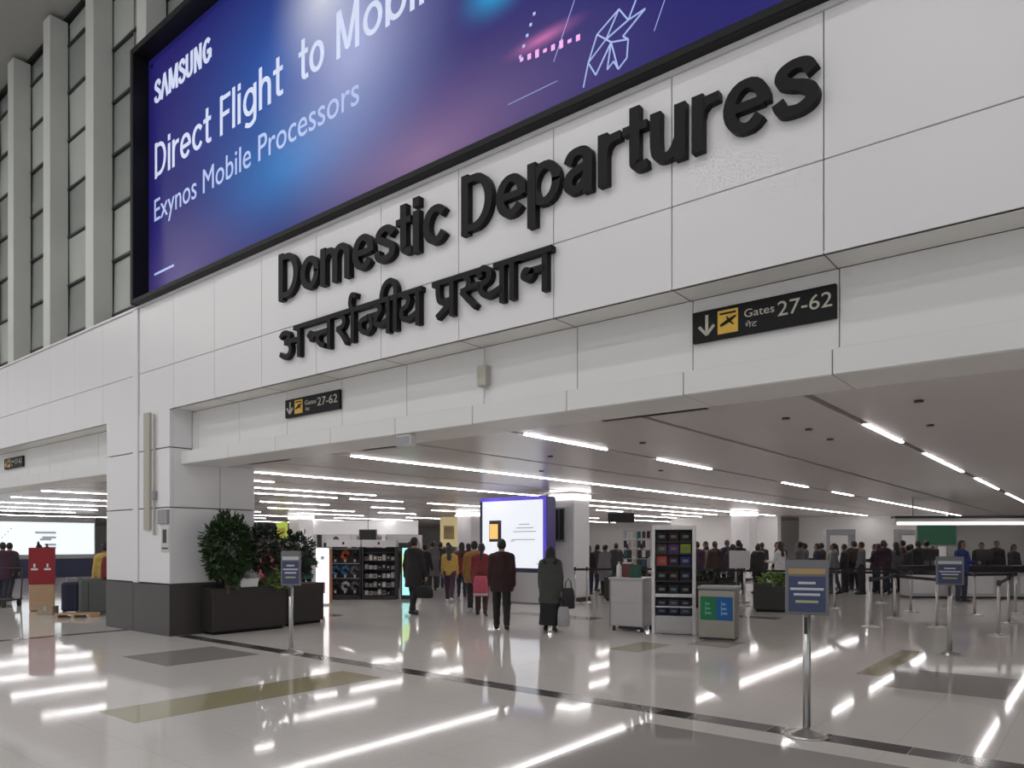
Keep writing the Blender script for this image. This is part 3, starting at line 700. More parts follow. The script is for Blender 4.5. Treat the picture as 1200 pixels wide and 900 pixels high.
    mi = np.zeros(len(Q), int); cen = V[Q].mean(1)
    for sx in (-1, 1): mi[np.linalg.norm(cen-(HD+np.array((sx*.031, .088, .006))), axis=1) < .0145] = 1
    mi[(np.linalg.norm((cen-(HD+np.array((0, .098, -.055))))/np.array((.028, .03, .011)), axis=1) < 1)] = 2
    vv = [V]; qq = [Q]; n = len(V)
    for hv, hq in hands: vv.append(hv); qq.append(hq+n); n += len(hv); mi = np.concatenate([mi, np.zeros(len(hq), int)])
    out['body'] = (np.concatenate(vv), np.concatenate(qq), mi)
    rs = seed*1.7
    out['jacket'] = sdf_mesh(coat, vox, cut=lambda X, Y, Z: np.maximum(hem-Z, Z-(pz+.565)), noise=.0035)
    out['skirt' if skirt else 'trousers'] = sdf_mesh(trou, vox, cut=lambda X, Y, Z: .055-Z if not skirt else .14-Z, noise=.003)
    out['shoes'] = sdf_mesh(shoe, vox)
    hp = [el(HD+(0, -.008, .012), (.086, .104, .116), .02)]
    hx, hy, hz = HD
    if hair == 'long': hp += [rc(HD+(0, -.06, 0), up(0, -.105, .40), .080, .065, (1, .6, 1), .04), rc(HD+(-.065, -.02, -.02), up(-.06, -.06, .44), .03, .03, k=.03), rc(HD+(.065, -.02, -.02), up(.06, -.06, .44), .03, .03, k=.03)]
    if hair == 'tail': hp += [rc(HD+(0, -.10, .03), up(0, -.125, .42), .035, .028, k=.03)]
    if hair == 'bun': hp += [el(HD+(0, -.115, .05), (.05, .045, .045), .02)]
    if hair == 'scarf': hp = [el(HD+(0, -.012, .0), (.094, .110, .128), .02), rc(HD+(0, -.03, -.05), up(0, -.02, .48), .10, .12, (1, .85, 1), .05), rc(up(-.08, -.05, .50), up(.08, -.05, .50), .09, .09, (1, .9, .8), .05)]
    def hcut(X, Y, Z):
        front = np.minimum(Y-(hy+.028), (hz+.055)-Z)        # face opening
        back = (hz-.075)-Z if hair in ('short', 'bun', 'tail') else np.full_like(Z, -1.)
        d = np.maximum(front, -1)
        if hair in ('short',): d = np.maximum(d, np.minimum(back, 1))
        elif hair in ('bun', 'tail'): d = np.maximum(d, np.minimum(back, (hy-.02)-Y if False else back) if hair == 'bun' else np.minimum(back, Y-(hy-.07)))
        return d
    out['hair'] = sdf_mesh(hp, min(vox, .013), cut=hcut)
    out['_J'] = J
    return out
def np_mesh(name, V, Q, mi=None):
    me = bpy.data.meshes.new(name); me.vertices.add(len(V)); me.vertices.foreach_set('co', V.astype(np.float32).ravel())
    me.loops.add(Q.size); me.loops.foreach_set('vertex_index', Q.astype(np.int32).ravel())
    me.polygons.add(len(Q)); me.polygons.foreach_set('loop_start', np.arange(0, Q.size, 4, dtype=np.int32)); me.polygons.foreach_set('loop_total', np.full(len(Q), 4, np.int32))
    if mi is not None: me.polygons.foreach_set('material_index', mi.astype(np.int32))
    me.update(); me.validate(); me.polygons.foreach_set('use_smooth', [True]*len(me.polygons)); return me
def figure_meshes(**k):
    d = build_person(**k); r = {'_J': d.pop('_J')}
    for n, q in d.items(): r[n] = np_mesh(n, *q)
    r['body'].materials.append(M_skin); r['body'].materials.append(M_eye); r['body'].materials.append(M_lip)
    for n in r:
        if n not in ('_J', 'body'): r[n].materials.append(M_dark)
    return r
COL = {}
def cloth(name, col): 
    if name not in COL: COL[name] = mat('cloth_'+name.replace(' ', '_'), col, .75, var=.18, scale=14, bump=.15)
    return COL[name]
for n_, c_ in {'black': (.014, .013, .014), 'charcoal': (.035, .034, .037), 'navy': (.018, .022, .05), 'maroon': (.034, .009, .011), 'dark brown': (.05, .03, .022), 'grey': (.14, .135, .14),
  'pale grey': (.42, .41, .42), 'white': (.62, .61, .62), 'mustard': (.42, .27, .055), 'ochre': (.28, .15, .035), 'red': (.19, .022, .026), 'pink': (.50, .09, .14), 'teal': (.02, .11, .12), 'olive grey': (.065, .068, .06),
  'blue': (.02, .035, .16), 'denim': (.045, .055, .085), 'yellow': (.55, .38, .10), 'beige': (.36, .29, .21), 'plum': (.05, .02, .04)}.items(): cloth(n_, c_)
def person(fig, loc, rz, h, label, jacket, trousers, hair=M_hair, skin=M_skin, shoes=M_shoe, group=None):
    t = thing('person', label, 'person', (loc[0], loc[1], 0), rz, group); sc = h/1.75; t.scale = (sc, sc, sc)
    for n in ('body', 'jacket', 'trousers', 'skirt', 'shoes', 'hair'):
        if n not in fig: continue
        o = bpy.data.objects.new(n, fig[n]); C.objects.link(o); o.parent = t
        m = {'body': skin, 'jacket': jacket, 'trousers': trousers, 'skirt': trousers, 'shoes': shoes, 'hair': hair}[n]
        o.material_slots[0].link = 'OBJECT'; o.material_slots[0].material = m
    return t
CAMA = math.atan2(700, 864.6)

# ---- walkers in the entrance
F1 = figure_meshes(pose='step', hem=.62, vox=.013, arms=((-6, 6, 12), (6, 8, 14)), coat_puff=.012, hood=True)
person(F1, (-12.59, 11.92), CAMA-.55, 1.80, 'man in long black coat walking with a dark bag in his hand', cloth('black', 0), cloth('black', 0), group=None)
F2 = figure_meshes(pose='walk', female=True, hem=.80, hair='long', vox=.013, coat_puff=.012)
person(F2, (-14.37, 14.97), CAMA-.05, 1.66, 'woman in mustard yellow jacket and dark leggings walking away with loose hair', cloth('mustard', 0), cloth('plum', 0), shoes=M_shoew)
F3 = figure_meshes(pose='walk2', hem=.72, vox=.013, coat_puff=.01)
person(F3, (-11.78, 13.12), CAMA+.05, 1.74, 'person in ochre jacket and dark trousers walking away beside the pink bag', cloth('ochre', 0), cloth('black', 0), shoes=M_shoew)
F4 = figure_meshes(pose='walk', female=True, hem=.74, hair='tail', vox=.013, coat_puff=.015)
person(F4, (-11.2, 12.72), CAMA, 1.70, 'person in red jacket half hidden behind the maroon-clad walker', cloth('red', 0), cloth('dark brown', 0))
F5 = figure_meshes(pose='step', hem=.74, vox=.013, coat_puff=.010, bulk=.95, arms=((4, 5, 8), (-6, 5, 14)))
person(F5, (-9.04, 10.85), CAMA+.02, 1.74, 'person in very dark maroon padded jacket and black trousers walking away', cloth('maroon', 0), cloth('black', 0))
F6 = figure_meshes(pose='step', female=True, hem=.58, hair='scarf', vox=.013, coat_puff=.018, skirt=True, hood=True, bulk=1.0, arms=((8, 5, 12), (-8, 8, 6)))
person(F6, (-8.16, 11.22), CAMA-.1, 1.60, 'woman in olive grey coat and dark headscarf walking away with a bag', cloth('olive grey', 0), cloth('black', 0))

# ---- the crowd: a handful of figures, each person placed and coloured on their own
VAR = [figure_meshes(pose='stand', hem=.80, vox=.017), figure_meshes(pose='step', hem=.64, vox=.017, coat_puff=.015, arms=((30, 4, 60), (6, 6, 10))),
       figure_meshes(pose='stand', female=True, hem=.74, hair='long', vox=.017, arms=((20, 3, 70), (5, 6, 8))), figure_meshes(pose='stand', hem=.78, vox=.017, coat_puff=.03, bulk=1.1, hood=True),
       figure_meshes(pose='stand', female=True, hem=.50, hair='bun', vox=.017, coat_puff=.01, arms=((6, 6, 12), (25, 4, 65))), figure_meshes(pose='step', female=True, hem=.70, hair='tail', vox=.017, coat_puff=.015)]
crowd = [(-17.3,16.87),(-18.53,18.45),(-19.73,20.05),(-18.23,19.98),(-16.72,18.63),(-20.14,18.43),(-22.11,20.7),(-20.9,21.68),(-24.27,18.95),(-25.51,21.81)]
dk = ['black', 'charcoal', 'navy', 'dark brown', 'black', 'charcoal', 'plum', 'grey']
rp = random.Random(11)
PLACED = []
def put_crowd(pts, rowname, face, group, special={}):
    for i, (x, y) in enumerate(pts):
        while any(math.hypot(x-a_, y-b_) < .68 for a_, b_ in PLACED): y += .3
        PLACED.append((x, y))
        jc = special.get(i, dk[rp.randrange(len(dk))]); v = VAR[rp.randrange(len(VAR))]; h = rp.uniform(1.6, 1.78)
        lab = 'person in %s jacket, %s from left %s' % (jc, ORD[i], rowname)
        person(v, (x, y), face+rp.uniform(-.9, .9), h, lab, cloth(jc, 0), cloth(rp.choice(['black', 'black', 'charcoal', 'navy', 'denim']), 0), hair=rp.choice([M_hair, M_hair, M_hairb]), skin=rp.choice([M_skin, M_skin2]), group=group)
byview = lambda pts: sorted(pts, key=lambda p: math.atan2(p[0], p[1]))
put_crowd(byview(crowd), 'beyond the yellow-jacketed woman', CAMA, 'people beyond the shop')
put_crowd(byview([(-13.16,20.22),(-13.75,21.67),(-12.48,20.13),(-14.03,23.38),(-15.21,26.29),(-13.79,24.86),(-12.2,23.58)]), 'right of the white column', CAMA, 'people right of the white column')
right = [(-11.1,23.18),(-9.99,21.51),(-11.03,24.52),(-9.97,22.81),(-10.36,24.42),(-9.36,22.66),(-10.49,26.25),(-9.06,23.54),(-10.24,27.73),(-8.54,23.96),(-8.85,25.65),(-8.13,24.94),(-8.83,27.59),(-7.93,25.74),(-7.22,24.39),(-7.78,27.15),(-6.95,25.26),(-6.97,26.53),(-7.28,28.84),(-6.26,25.81),(-6.4,27.63),(-5.7,25.62),(-6.27,29.02),(-5.62,27.62),(-5.07,26.13),(-5.53,29.62),(-4.93,27.53),(-4.91,28.84),(-5.18,31.83)]
for q_ in [(-11.9,26.4),(-11.3,27.6),(-9.7,25.9),(-9.4,27.0),(-8.3,26.6),(-7.6,25.9),(-7.0,27.9),(-6.0,26.9),(-5.6,28.6),(-9.0,21.9),(-8.0,23.2)]:
    if min(math.hypot(q_[0]-p_[0], q_[1]-p_[1]) for p_ in right) > .62: right.append(q_)
R1 = byview(right)
put_crowd(R1[:20], 'in left half of long queue', CAMA+.6, 'people in the long queue', {16: 'white', 9: 'black', 18: 'grey'})
put_crowd(R1[20:], 'in right half of long queue', CAMA+.6, 'people in the long queue', {2: 'pale grey', 3: 'grey', 0: 'dark brown'})
put_crowd(byview([(-3.27,24.38),(-3.3,28.85),(-3.03,30.36),(-2.47,29.53)]), 'at the check desks far right', CAMA+2.6, 'people at the check desks', {0: 'blue', 1: 'black', 2: 'black'})
put_crowd(byview([(-24.48,7.2),(-25.49,7.67),(-24.74,8.2)]), 'at the far left edge', CAMA+1, 'people at the left edge', {0: 'plum', 1: 'charcoal', 2: 'plum'})
put_crowd(byview([(-17.92,11.22),(-16.86,10.8),(-18.73,12.5),(-17.58,12.14),(-18.61,13.24)]), 'behind the potted plants', CAMA+.5, 'people behind the plants', {0: 'teal', 1: 'pink', 2: 'black', 3: 'dark brown', 4: 'teal'})
person(VAR[0], (-18.9, 14.55), CAMA+3.1, 1.88, 'shop attendant in black shirt behind the shelves of pillows', cloth('black', 0), cloth('black', 0))
person(VAR[3], (-19.3, 7.85), CAMA+.9, 1.66, 'person in yellow jacket standing beside the pillar and dark cases', cloth('yellow', 0), cloth('denim', 0))
person(VAR[2], (-15.69, 16.89), CAMA, 1.70, 'woman in dark red jacket walking beyond the yellow-jacketed woman', cloth('red', 0), cloth('navy', 0))

# ================================================================== BAGS CARRIED
def bag(name, label, x, y, z, w_, d_, h_, m, rz, handle=True, trim=None):
    t = thing(name, label, 'bag', (x, y, z), rz)
    mb = MB(); prof = [(0, .0, .86), (.05, .0, 1), (.6, .0, 1.0), (.9, .0, .86), (1, .0, .7)]
    V = []; F_ = []; n = 20
    for (hh, _, k_) in prof:
        for i in range(n):
            a = 2*math.pi*i/n; cx = math.copysign(abs(math.cos(a))**.5, math.cos(a)); sy = math.copysign(abs(math.sin(a))**.5, math.sin(a)); V.append((cx*w_/2*k_, sy*d_/2*k_, hh*h_))
    for k_ in range(len(prof)-1):
        for i in range(n): j = (i+1) % n; F_.append((k_*n+i, k_*n+j, (k_+1)*n+j, (k_+1)*n+i))
    F_.append(tuple(range(n-1, -1, -1))); F_.append(tuple(range((len(prof)-1)*n, len(prof)*n)))
    obj('body', mb.add(V, F_), m, t, True)
    if handle:
        for s in (-1, 1): obj('handle', MB().tube([(-w_*.25, s*d_*.2, h_*.93), (-w_*.2, s*d_*.12, h_*1.3), (0, s*d_*.03, h_*1.45), (w_*.2, s*d_*.12, h_*1.3), (w_*.25, s*d_*.2, h_*.93)], .010, 6), M_dark, t)
    if trim: obj('trim', B(-w_*.5, w_*.5, -d_*.5-.006, d_*.5+.006, h_*.04, h_*.16, ch=.01), trim, t)
    return t
bag('travel_bag', 'black travel bag carried by the man in the long black coat', -12.28, 11.93, .40, .46, .22, .27, cloth('black', 0), CAMA-.5)
bag('shoulder_bag', 'pink bag with pale striped bottom carried beside the ochre jacket', -11.03, 12.50, .46, .34, .14, .46, cloth('pink', 0), CAMA, trim=cloth('pale grey', 0))
bag('shoulder_bag', 'dark shoulder bag hanging at the right side of the headscarf woman', -7.84, 11.35, .44, .24, .16, .38, cloth('charcoal', 0), CAMA)
bag('shopping_bag', 'pale grey shopping bag held low by the headscarf woman', -7.80, 11.14, .13, .22, .12, .36, cloth('pale grey', 0), CAMA)
bag('backpack', 'red backpack standing on the cases beside the yellow jacket', -18.02, 7.42, .845, .34, .24, .5, cloth('red', 0), 1.1, handle=False)

# ================================================================== ADVERTISING SCREEN
M_scr = mat('screen_white', (.25, .25, .25), .3, emit=(.90, .93, 1), es=.85)
M_purple = mat('led_purple', (.08, .05, .5), .3, emit=(.12, .08, .70), es=.5)
M_scrtxt = mat('screen_grey_text', (.2, .2, .22), .5, emit=(.5, .54, .6), es=.45)
M_gold = mat('screen_gold', (.7, .45, .15), .4, emit=(.85, .50, .14), es=.8)
M_navyp = mat('navy_panel', (.02, .025, .07), .35)
a = thing('advertising_screen', 'large lit white advertising screen with purple frame on a grey stand', 'screen', (-12.88, 15.9, 0))
obj('stand', B(-.55, .95, .08, .42, 0, .9, ch=.04), M_steel, a)
obj('cabinet', B(-1.17, 1.17, .03, .42, .86, 2.93, ch=.03), M_navyp, a)
s_ = obj('screen', B(-1.08, 1.08, -.0, .03, .98, 2.84), M_scr, a)
obj('edge_light', MB().box(-1.17, 1.17, -.012, .03, 2.84, 2.94).box(1.08, 1.17, -.012, .03, .9, 2.84), M_purple, a)
obj('side_cover', B(1.171, 1.19, .03, .42, .95, 2.92), mat('purple_cover', (.10, .085, .24), .35), a)
obj('bezel', MB().box(-1.17, -1.08, -.012, .03, .88, 2.84).box(-1.17, 1.17, -.012, .03, .86, .98), M_navyp, a)
obj('printed_picture', B(-.82, -.38, -.006, 0, 1.70, 2.30), M_dark, s_)
obj('printed_shape', MB().tube([(-.78, -.008, 1.85), (-.66, -.008, 2.05), (-.5, -.008, 2.15), (-.42, -.008, 2.12)], [.06, .14, .12, .03], 8).mesh and B(-.80, -.50, -.010, -.006, 1.78, 2.20, ch=.003), M_gold, s_)
for (z, x0, x1) in ((2.18, .25, .62), (2.08, .15, .75), (1.98, .05, .85), (1.76, .0, .8), (1.72, -.05, .1), (1.1, .85, .95)): obj('printed_line', B(x0, x1, -.006, 0, z-.012, z+.012), M_scrtxt, s_)

# ================================================================== SIGN STANDS
M_signb = mat('notice_blue', (.05, .062, .14), .45, var=.05); M_signo = mat('notice_orange', (.42, .28, .12), .5); M_signg = mat('notice_grey', (.17, .17, .18), .4); M_signw = mat('notice_white', (.55, .56, .6), .5); M_signy = mat('notice_lime', (.42, .45, .22), .5)
def sign_stand(x, y, rz, w_, h_, ztop, label, tone):
    t = thing('sign_stand', label, 'sign stand', (x, y, 0), rz, 'notice stands on steel posts')
    obj('base', MB().lathe([(.185, 0), (.185, .012), (.15, .03), (.06, .055), (.035, .075)], n=28), M_steel, t, True)
    obj('pole', MB().lathe([(.032, .07), (.032, ztop-h_-.0)], n=18), M_steel, t, True)
    obj('clamp', B(-.02, .005, -.036, -.02, ztop-h_-.16, ztop-h_-.02), M_dark, t)
    p = obj('board', B(-w_/2, w_/2, -.02, .02, ztop-h_, ztop, ch=.006), M_signg, t)
    obj('blue_field', B(-w_*.42, w_*.42, -.024, -.02, ztop-h_*.95, ztop-h_*.30), M_signb, p)
    obj('orange_bar', B(-w_*.42, w_*.42, -.024, -.02, ztop-h_*.26, ztop-h_*.16), M_signo if tone else M_signw, p)
    for (q, ww, m) in ((.42, .2, M_signw), (.53, .38, M_signw), (.63, .30, M_signw), (.76, .26, M_signy)):
        obj('printed_line', B(-w_*ww, w_*ww, -.027, -.024, ztop-h_*(q+.022), ztop-h_*(q-.022)), m, p)
    return t
sign_stand(-2.02, 6.52, .30, .35, .47, 1.51, 'blue and grey notice with orange bar on the nearest steel post', 1)
sign_stand(-9.53, 6.51, .6, .30, .52, 1.54, 'blue notice on a steel post in front of the planters', 0)
sign_stand(-1.83, 12.53, .2, .36, .42, 1.46, 'striped notice on a steel post near the queue barriers', 0)

# ================================================================== QUEUE POSTS AND BELTS
M_belt = mat('belt_black', (.02, .016, .02), .7)
def post(x, y, label, to=()):
    t = thing('queue_post', label, 'post', (x, y, 0), 0, 'steel queue posts')
    obj('base', MB().lathe([(.17, 0), (.17, .012), (.13, .028), (.04, .045)], n=20), M_steel, t, True)
    obj('pole', MB().lathe([(.028, .04), (.028, .90)], n=12), M_steel, t, True)
    obj('head', MB().lathe([(.036, .90), (.036, .985), (.02, 1.0)], n=12), M_dark, t, True)
    for (X, Y) in to:
        d = Vector((X-x, Y-y, 0)); L_ = d.length; M_ = Matrix.Rotation(math.atan2(d.y, d.x), 4, 'Z')
        obj('belt', B(.04, L_-.04, -.003, .003, .905, .965, M=M_), M_belt, t)
posts = [((-3.66, 15.76), 'with hanging tag, left front corner of the belt lanes', [(-3.67, 17.89)]), ((-3.67, 17.89), 'second along the left belt lane', [(-3.71, 19.8)]), ((-3.71, 19.8), 'third along the left belt lane', [(-2.40, 19.8)]),
 ((-2.64, 16.59), 'standing alone between the belt lanes', [(-3.67, 17.89)]), ((-1.54, 15.75), 'front right with wide foot', [(-1.61, 18.22)]), ((-1.61, 18.22), 'second along the right belt lane', [(-1.7, 20.74)]), ((-1.7, 20.74), 'third along the right belt lane', [(-2.40, 19.8)]), ((-2.40, 19.8), 'where the two belt lanes meet', []),
 ((-11.48, 16.95), 'left of the pair under the white column', [(-11.25, 17.2)]), ((-11.25, 17.2), 'right of the pair under the white column', [(-9.2, 19.2)]), ((-9.2, 19.2), 'behind the white rolling kiosk', [(-7.49, 19.0)]), ((-7.49, 19.0), 'behind the waste bin', [(-5.4, 19.6)]), ((-5.4, 19.6), 'behind the nearest notice', [(-3.71, 19.8)]),
 ((-7.0, 21.5), 'in front of the long queue, left', [(-4.9, 22.3)]), ((-4.9, 22.3), 'in front of the long queue, right', [(-3.2, 21.9)]), ((-3.2, 21.9), 'nearest the check desks', [])]
for p, lab, to in posts: post(*p, 'steel queue post ' + lab, to)
# small plain notice clipped in the crowd
t = thing('notice_stand', 'plain pale grey board on twin poles in front of the crowd', 'sign stand', (-8.1, 20.2, 0), .5)
obj('board', B(-.28, .28, -.02, .02, .95, 1.45, ch=.006), M_lgrey, t); obj('pole', MB().lathe([(.02, .03), (.02, .95)], -.1, 0, 10), M_steel, t); obj('pole', MB().lathe([(.02, .03), (.02, .95)], .12, 0, 10), M_steel, t); obj('foot', B(-.25, .25, -.15, .15, 0, .03, ch=.008), M_steel, t)

# ================================================================== PLANTERS AND PLANTS
def leaf_cloud(n, c, r, size, rs, shell=.55, droop=.4):
    mb = MB()
    for _ in range(n):
        d = Vector((rs.gauss(0, 1), rs.gauss(0, 1), rs.gauss(0, 1))).normalized(); rad = rs.uniform(shell, 1)**.6
        lump = 1+.22*math.sin(d.x*5+c[0]*3)*math.sin(d.z*6+d.y*4)
        p = Vector((c[0]+d.x*r[0]*rad*lump, c[1]+d.y*r[1]*rad*lump, c[2]+d.z*r[2]*rad*lump))
        out = (d+Vector((rs.gauss(0, .5), rs.gauss(0, .5), rs.gauss(-droop, .5)))).normalized(); side = out.cross(Vector((rs.gauss(0, .3), rs.gauss(0, .3), 1))).normalized()
        nrm = out.cross(side); L_ = size*rs.uniform(.7, 1.3); w_ = L_*.30
        q = [p, p+out*L_*.35+side*w_+nrm*.01, p+out*L_*.75+side*w_*.7, p+out*L_-nrm*.02, p+out*L_*.75-side*w_*.7, p+out*L_*.35-side*w_+nrm*.01, p+out*L_*.55-nrm*L_*.07]
        mb.add(q, [(0, 1, 6), (1, 2, 6), (2, 3, 6), (3, 4, 6), (4, 5, 6), (5, 0, 6)])
    return mb
def planter(x, y, lx_, ly_, h_, label, rz=0):
    t = thing('planter_box', label, 'planter', (x, y, 0), rz, 'dark planter boxes')
    e = .05; X, Y = lx_/2, ly_/2
    obj('wall', MB().box(-X, X, -Y, -Y+e, .06, h_, ch=.006).box(-X, X, Y-e, Y, .06, h_, ch=.006).box(-X, -X+e, -Y+e, Y-e, .06, h_, ch=.006).box(X-e, X, -Y+e, Y-e, .06, h_, ch=.006), M_planter, t)
    obj('base', B(-X+.05, X-.05, -Y+.05, Y-.05, 0, .06), M_black, t); obj('soil', B(-X+e, X-e, -Y+e, Y-e, .06, h_-.06), M_soil, t); return t
rl = random.Random(5)
def plant(name, label, x, y, z, H, r, n, m, leaf=.13, stems=4, group=None, droop=.4, low=.5):
    t = thing(name, label, 'plant', (x, y, z), 0, group)
    mb = MB()
    for i in range(stems):
        a = rl.uniform(0, 6.28); b = rl.uniform(.2, .8); mb.tube([(.03*math.cos(a), .03*math.sin(a), -.05), (r[0]*.2*math.cos(a)*b, r[1]*.2*math.sin(a)*b, H*.4), (r[0]*.6*math.cos(a)*b, r[1]*.6*math.sin(a)*b, H*.85)], [.018, .013, .006], 6)
    obj('stem', mb, M_bark, t); o = obj('foliage', leaf_cloud(n, (0, 0, H*(1-low/2)-.06), (r[0], r[1], H*low*.55), leaf, rl, droop=droop), m, t); o['kind'] = 'stuff'; return t
planter(-12.70, 7.66, .44, 1.52, .84, 'long dark planter box against the pillar side')
planter(-12.98, 9.05, .44, .95, .84, 'shorter dark planter box behind the long one', .1)
plant('potted_ficus', 'big bushy green ficus in the long planter beside the pillar', -12.50, 7.2, .78, 1.40, (.27, .44, .6), 1500, M_leaf, .115, 5, low=.80)
plant('potted_shrub', 'dark thin-leaved shrub in the long planter right of the ficus', -12.54, 8.0, .78, 1.20, (.24, .34, .5), 420, M_leafd, .13, 5, low=.62)
plant('potted_shrub', 'darkest shrub growing in the shorter planter', -12.95, 8.95, .78, 1.08, (.32, .42, .45), 520, M_leafd, .13, 5, low=.7)
plant('low_fern', 'low lime green fern at the end of the long planter', -12.66, 8.25, .78, .34, (.2, .22, .2), 150, M_leafl, .15, 3, low=.8)
t = thing('white_trough', 'small white flower trough on the rim of the long planter', 'trough', (-12.60, 7.55, .785)); obj('body', B(-.09, .09, -.28, .28, 0, .20, ch=.015), M_white, t); obj('rim', MB().box(-.1, .1, -.29, -.26, .17, .21).box(-.1, .1, .26, .29, .17, .21).box(-.1, -.07, -.26, .26, .17, .21).box(.07, .1, -.26, .26, .17, .21), M_white, t)
t = thing('white_pot', 'tall white flower pot half hidden by the ficus leaves', 'pot', (-12.74, 7.86, .785)); obj('body', MB().lathe([(.08, 0), (.12, .3), (.13, .32)], n=18), M_white, t, True); obj('soil', MB().lathe([(.11, .30), (.11, .325)], n=18), M_soil, t)
for (x, y, lx_, lab, m) in ((-6.35, 18.0, .95, 'dark hedge planter with lime leaves left of the nearest notice', M_leafl), (-10.75, 18.75, 1.5, 'dark hedge planter at the foot of the white column', M_leafd), (-9.45, 20.0, 1.2, 'dark hedge planter behind the white rolling kiosk', M_leafd), (-8.0, 18.1, 1.2, 'dark hedge planter behind the waste bin', M_leafd)):
    planter(x, y, lx_, .5, .68, lab, CAMA*.6)
    plant('hedge_plant', lab.replace('dark hedge planter', 'low hedge growing in the dark planter'), x, y, .60, .34, (lx_*.42, .22, .2), 320, m, .12, 3, 'hedges in dark planters', low=.8)

# ================================================================== KIOSK, DISPLAY RACK, BIN
M_kpan = mat('kiosk_panel', (.60, .58, .58), .35, var=.04)
t = thing('rolling_kiosk', 'pale grey panelled kiosk on castors right of the headscarf woman', 'kiosk', (-7.07, 12.38, 0), .12)
for x0, x1 in ((-.34, .0), (.0, .34)): pass
obj('body', B(-.33, .33, -.28, .30, .10, .97, ch=.006), M_kpan, t)
for z0, z1 in ((.12, .53), (.55, .95)):
    obj('front_panel', B(-.315, .315, -.29, -.28, z0, z1, ch=.004), M_kpan, t); obj('side_panel', B(.33, .34, -.26, .28, z0, z1, ch=.003), M_kpan, t)
for xx in (-.33, .33): obj('corner_post', B(xx-.015, xx+.015, -.295, -.265, .09, .98), M_grey, t)
obj('worktop', B(-.36, .36, -.31, .33, .97, 1.01, ch=.008), M_lgrey, t)
for xx in (-.28, .28):
    for yy in (-.22, .24): obj('castor', MB().lathe([(.03, .0), (.034, .03), (.03, .06)], xx, yy, 12).box(xx-.02, xx+.02, yy-.02, yy+.02, .055, .10), M_dark, t)
obj('under_tray', B(-.2, .2, -.2, .2, .04, .10), M_dark, t)
KX, KY = -7.07, 12.38
t = thing('bottle', 'white bottle on the left of the rolling kiosk top', 'bottle', (KX-.22, KY-.12, 1.01)); obj('body', MB().lathe([(.045, 0), (.05, .02), (.05, .2), (.025, .25)], n=14), M_white, t, True); obj('cap', MB().lathe([(.022, .25), (.022, .29)], n=12), M_lgrey, t)
t = thing('carton', 'brick red carton on the rolling kiosk top', 'box', (KX-.06, KY-.05, 1.01)); obj('body', B(-.09, .09, -.07, .07, 0, .26, ch=.004), mat('carton_red', (.20, .05, .045), .6), t); obj('lid', B(-.092, .092, -.072, .072, .255, .285, ch=.004), M_lgrey, t)
t = thing('gift_bag', 'dark green paper bag on the rolling kiosk top', 'bag', (KX+.13, KY-.12, 1.01)); obj('body', B(-.10, .10, -.06, .06, 0, .24, ch=.004), mat('bag_green', (.02, .10, .06), .5), t); obj('handle', MB().tube([(-.05, 0, .24), (-.03, 0, .33), (.03, 0, .33), (.05, 0, .24)], .006, 6), M_dark, t)
t = thing('hanging_display', 'grey merchandise tree with small hanging cards on the rolling kiosk', 'display', (KX+.02, KY+.14, 1.01))
obj('mast', MB().lathe([(.12, 0), (.12, .015), (.018, .03), (.018, .92)], n=14), M_grey, t)
for k in range(4): obj('arm', B(-.30, .30, -.01, .01, .34+.18*k, .355+.18*k), M_grey, t)
tones = [M_lgrey, M_grey, cloth('dark brown', 0), cloth('maroon', 0), M_dark, cloth('teal', 0), M_beige]
for k in range(4):
    for i in range(6): obj('card', B(-.28+.1*i-.0, -.28+.1*i+.07, -.02, -.012, .20+.18*k, .335+.18*k), tones[(i*3+k*5+i*k) % 7], t)

t = thing('display_rack', 'tall white framed rack of colourful packets beside the rolling kiosk', 'rack', (-6.20, 12.37, 0), .42)
for s in (-1, 1):
    obj('side_frame', B(s*.36-.03, s*.36+.03, -.16, .2, .0, 1.98, ch=.008), M_white, t)
obj('back', B(-.33, .33, .17, .2, .25, 1.96), M_dark, t); obj('header', B(-.33, .33, -.16, .17, 1.90, 1.98, ch=.006), M_white, t)
obj('plinth', B(-.33, .33, -.15, .17, .02, .34, ch=.006), M_lgrey, t); obj('drawer', B(-.31, .31, -.165, -.15, .05, .18, ch=.004), M_kpan, t)
for z in (.50, .72, .97, 1.24, 1.46, 1.68): obj('shelf', B(-.33, .33, -.15, .17, z-.012, z+.012), M_dark if z > .8 else M_white, t)
obj('price_rail', B(-.33, .33, -.165, -.15, .68, .74), M_white, t)
pk = {1.24: ['red', 'plum', 'blue'], 1.46: ['olive grey', 'purple', 'lime'], 1.68: ['black', 'maroon', 'black'], .97: ['black', 'maroon', 'navy'], .72: ['black', 'navy', 'black'], .50: ['navy', 'denim', 'navy'], .352: ['navy', 'navy', 'denim']}
cloth('purple', (.10, .04, .16)); cloth('lime', (.26, .34, .03))
rown = {1.68: 'top', 1.46: 'second', 1.24: 'third', .97: 'fourth', .72: 'fifth', .50: 'sixth', .352: 'bottom'}
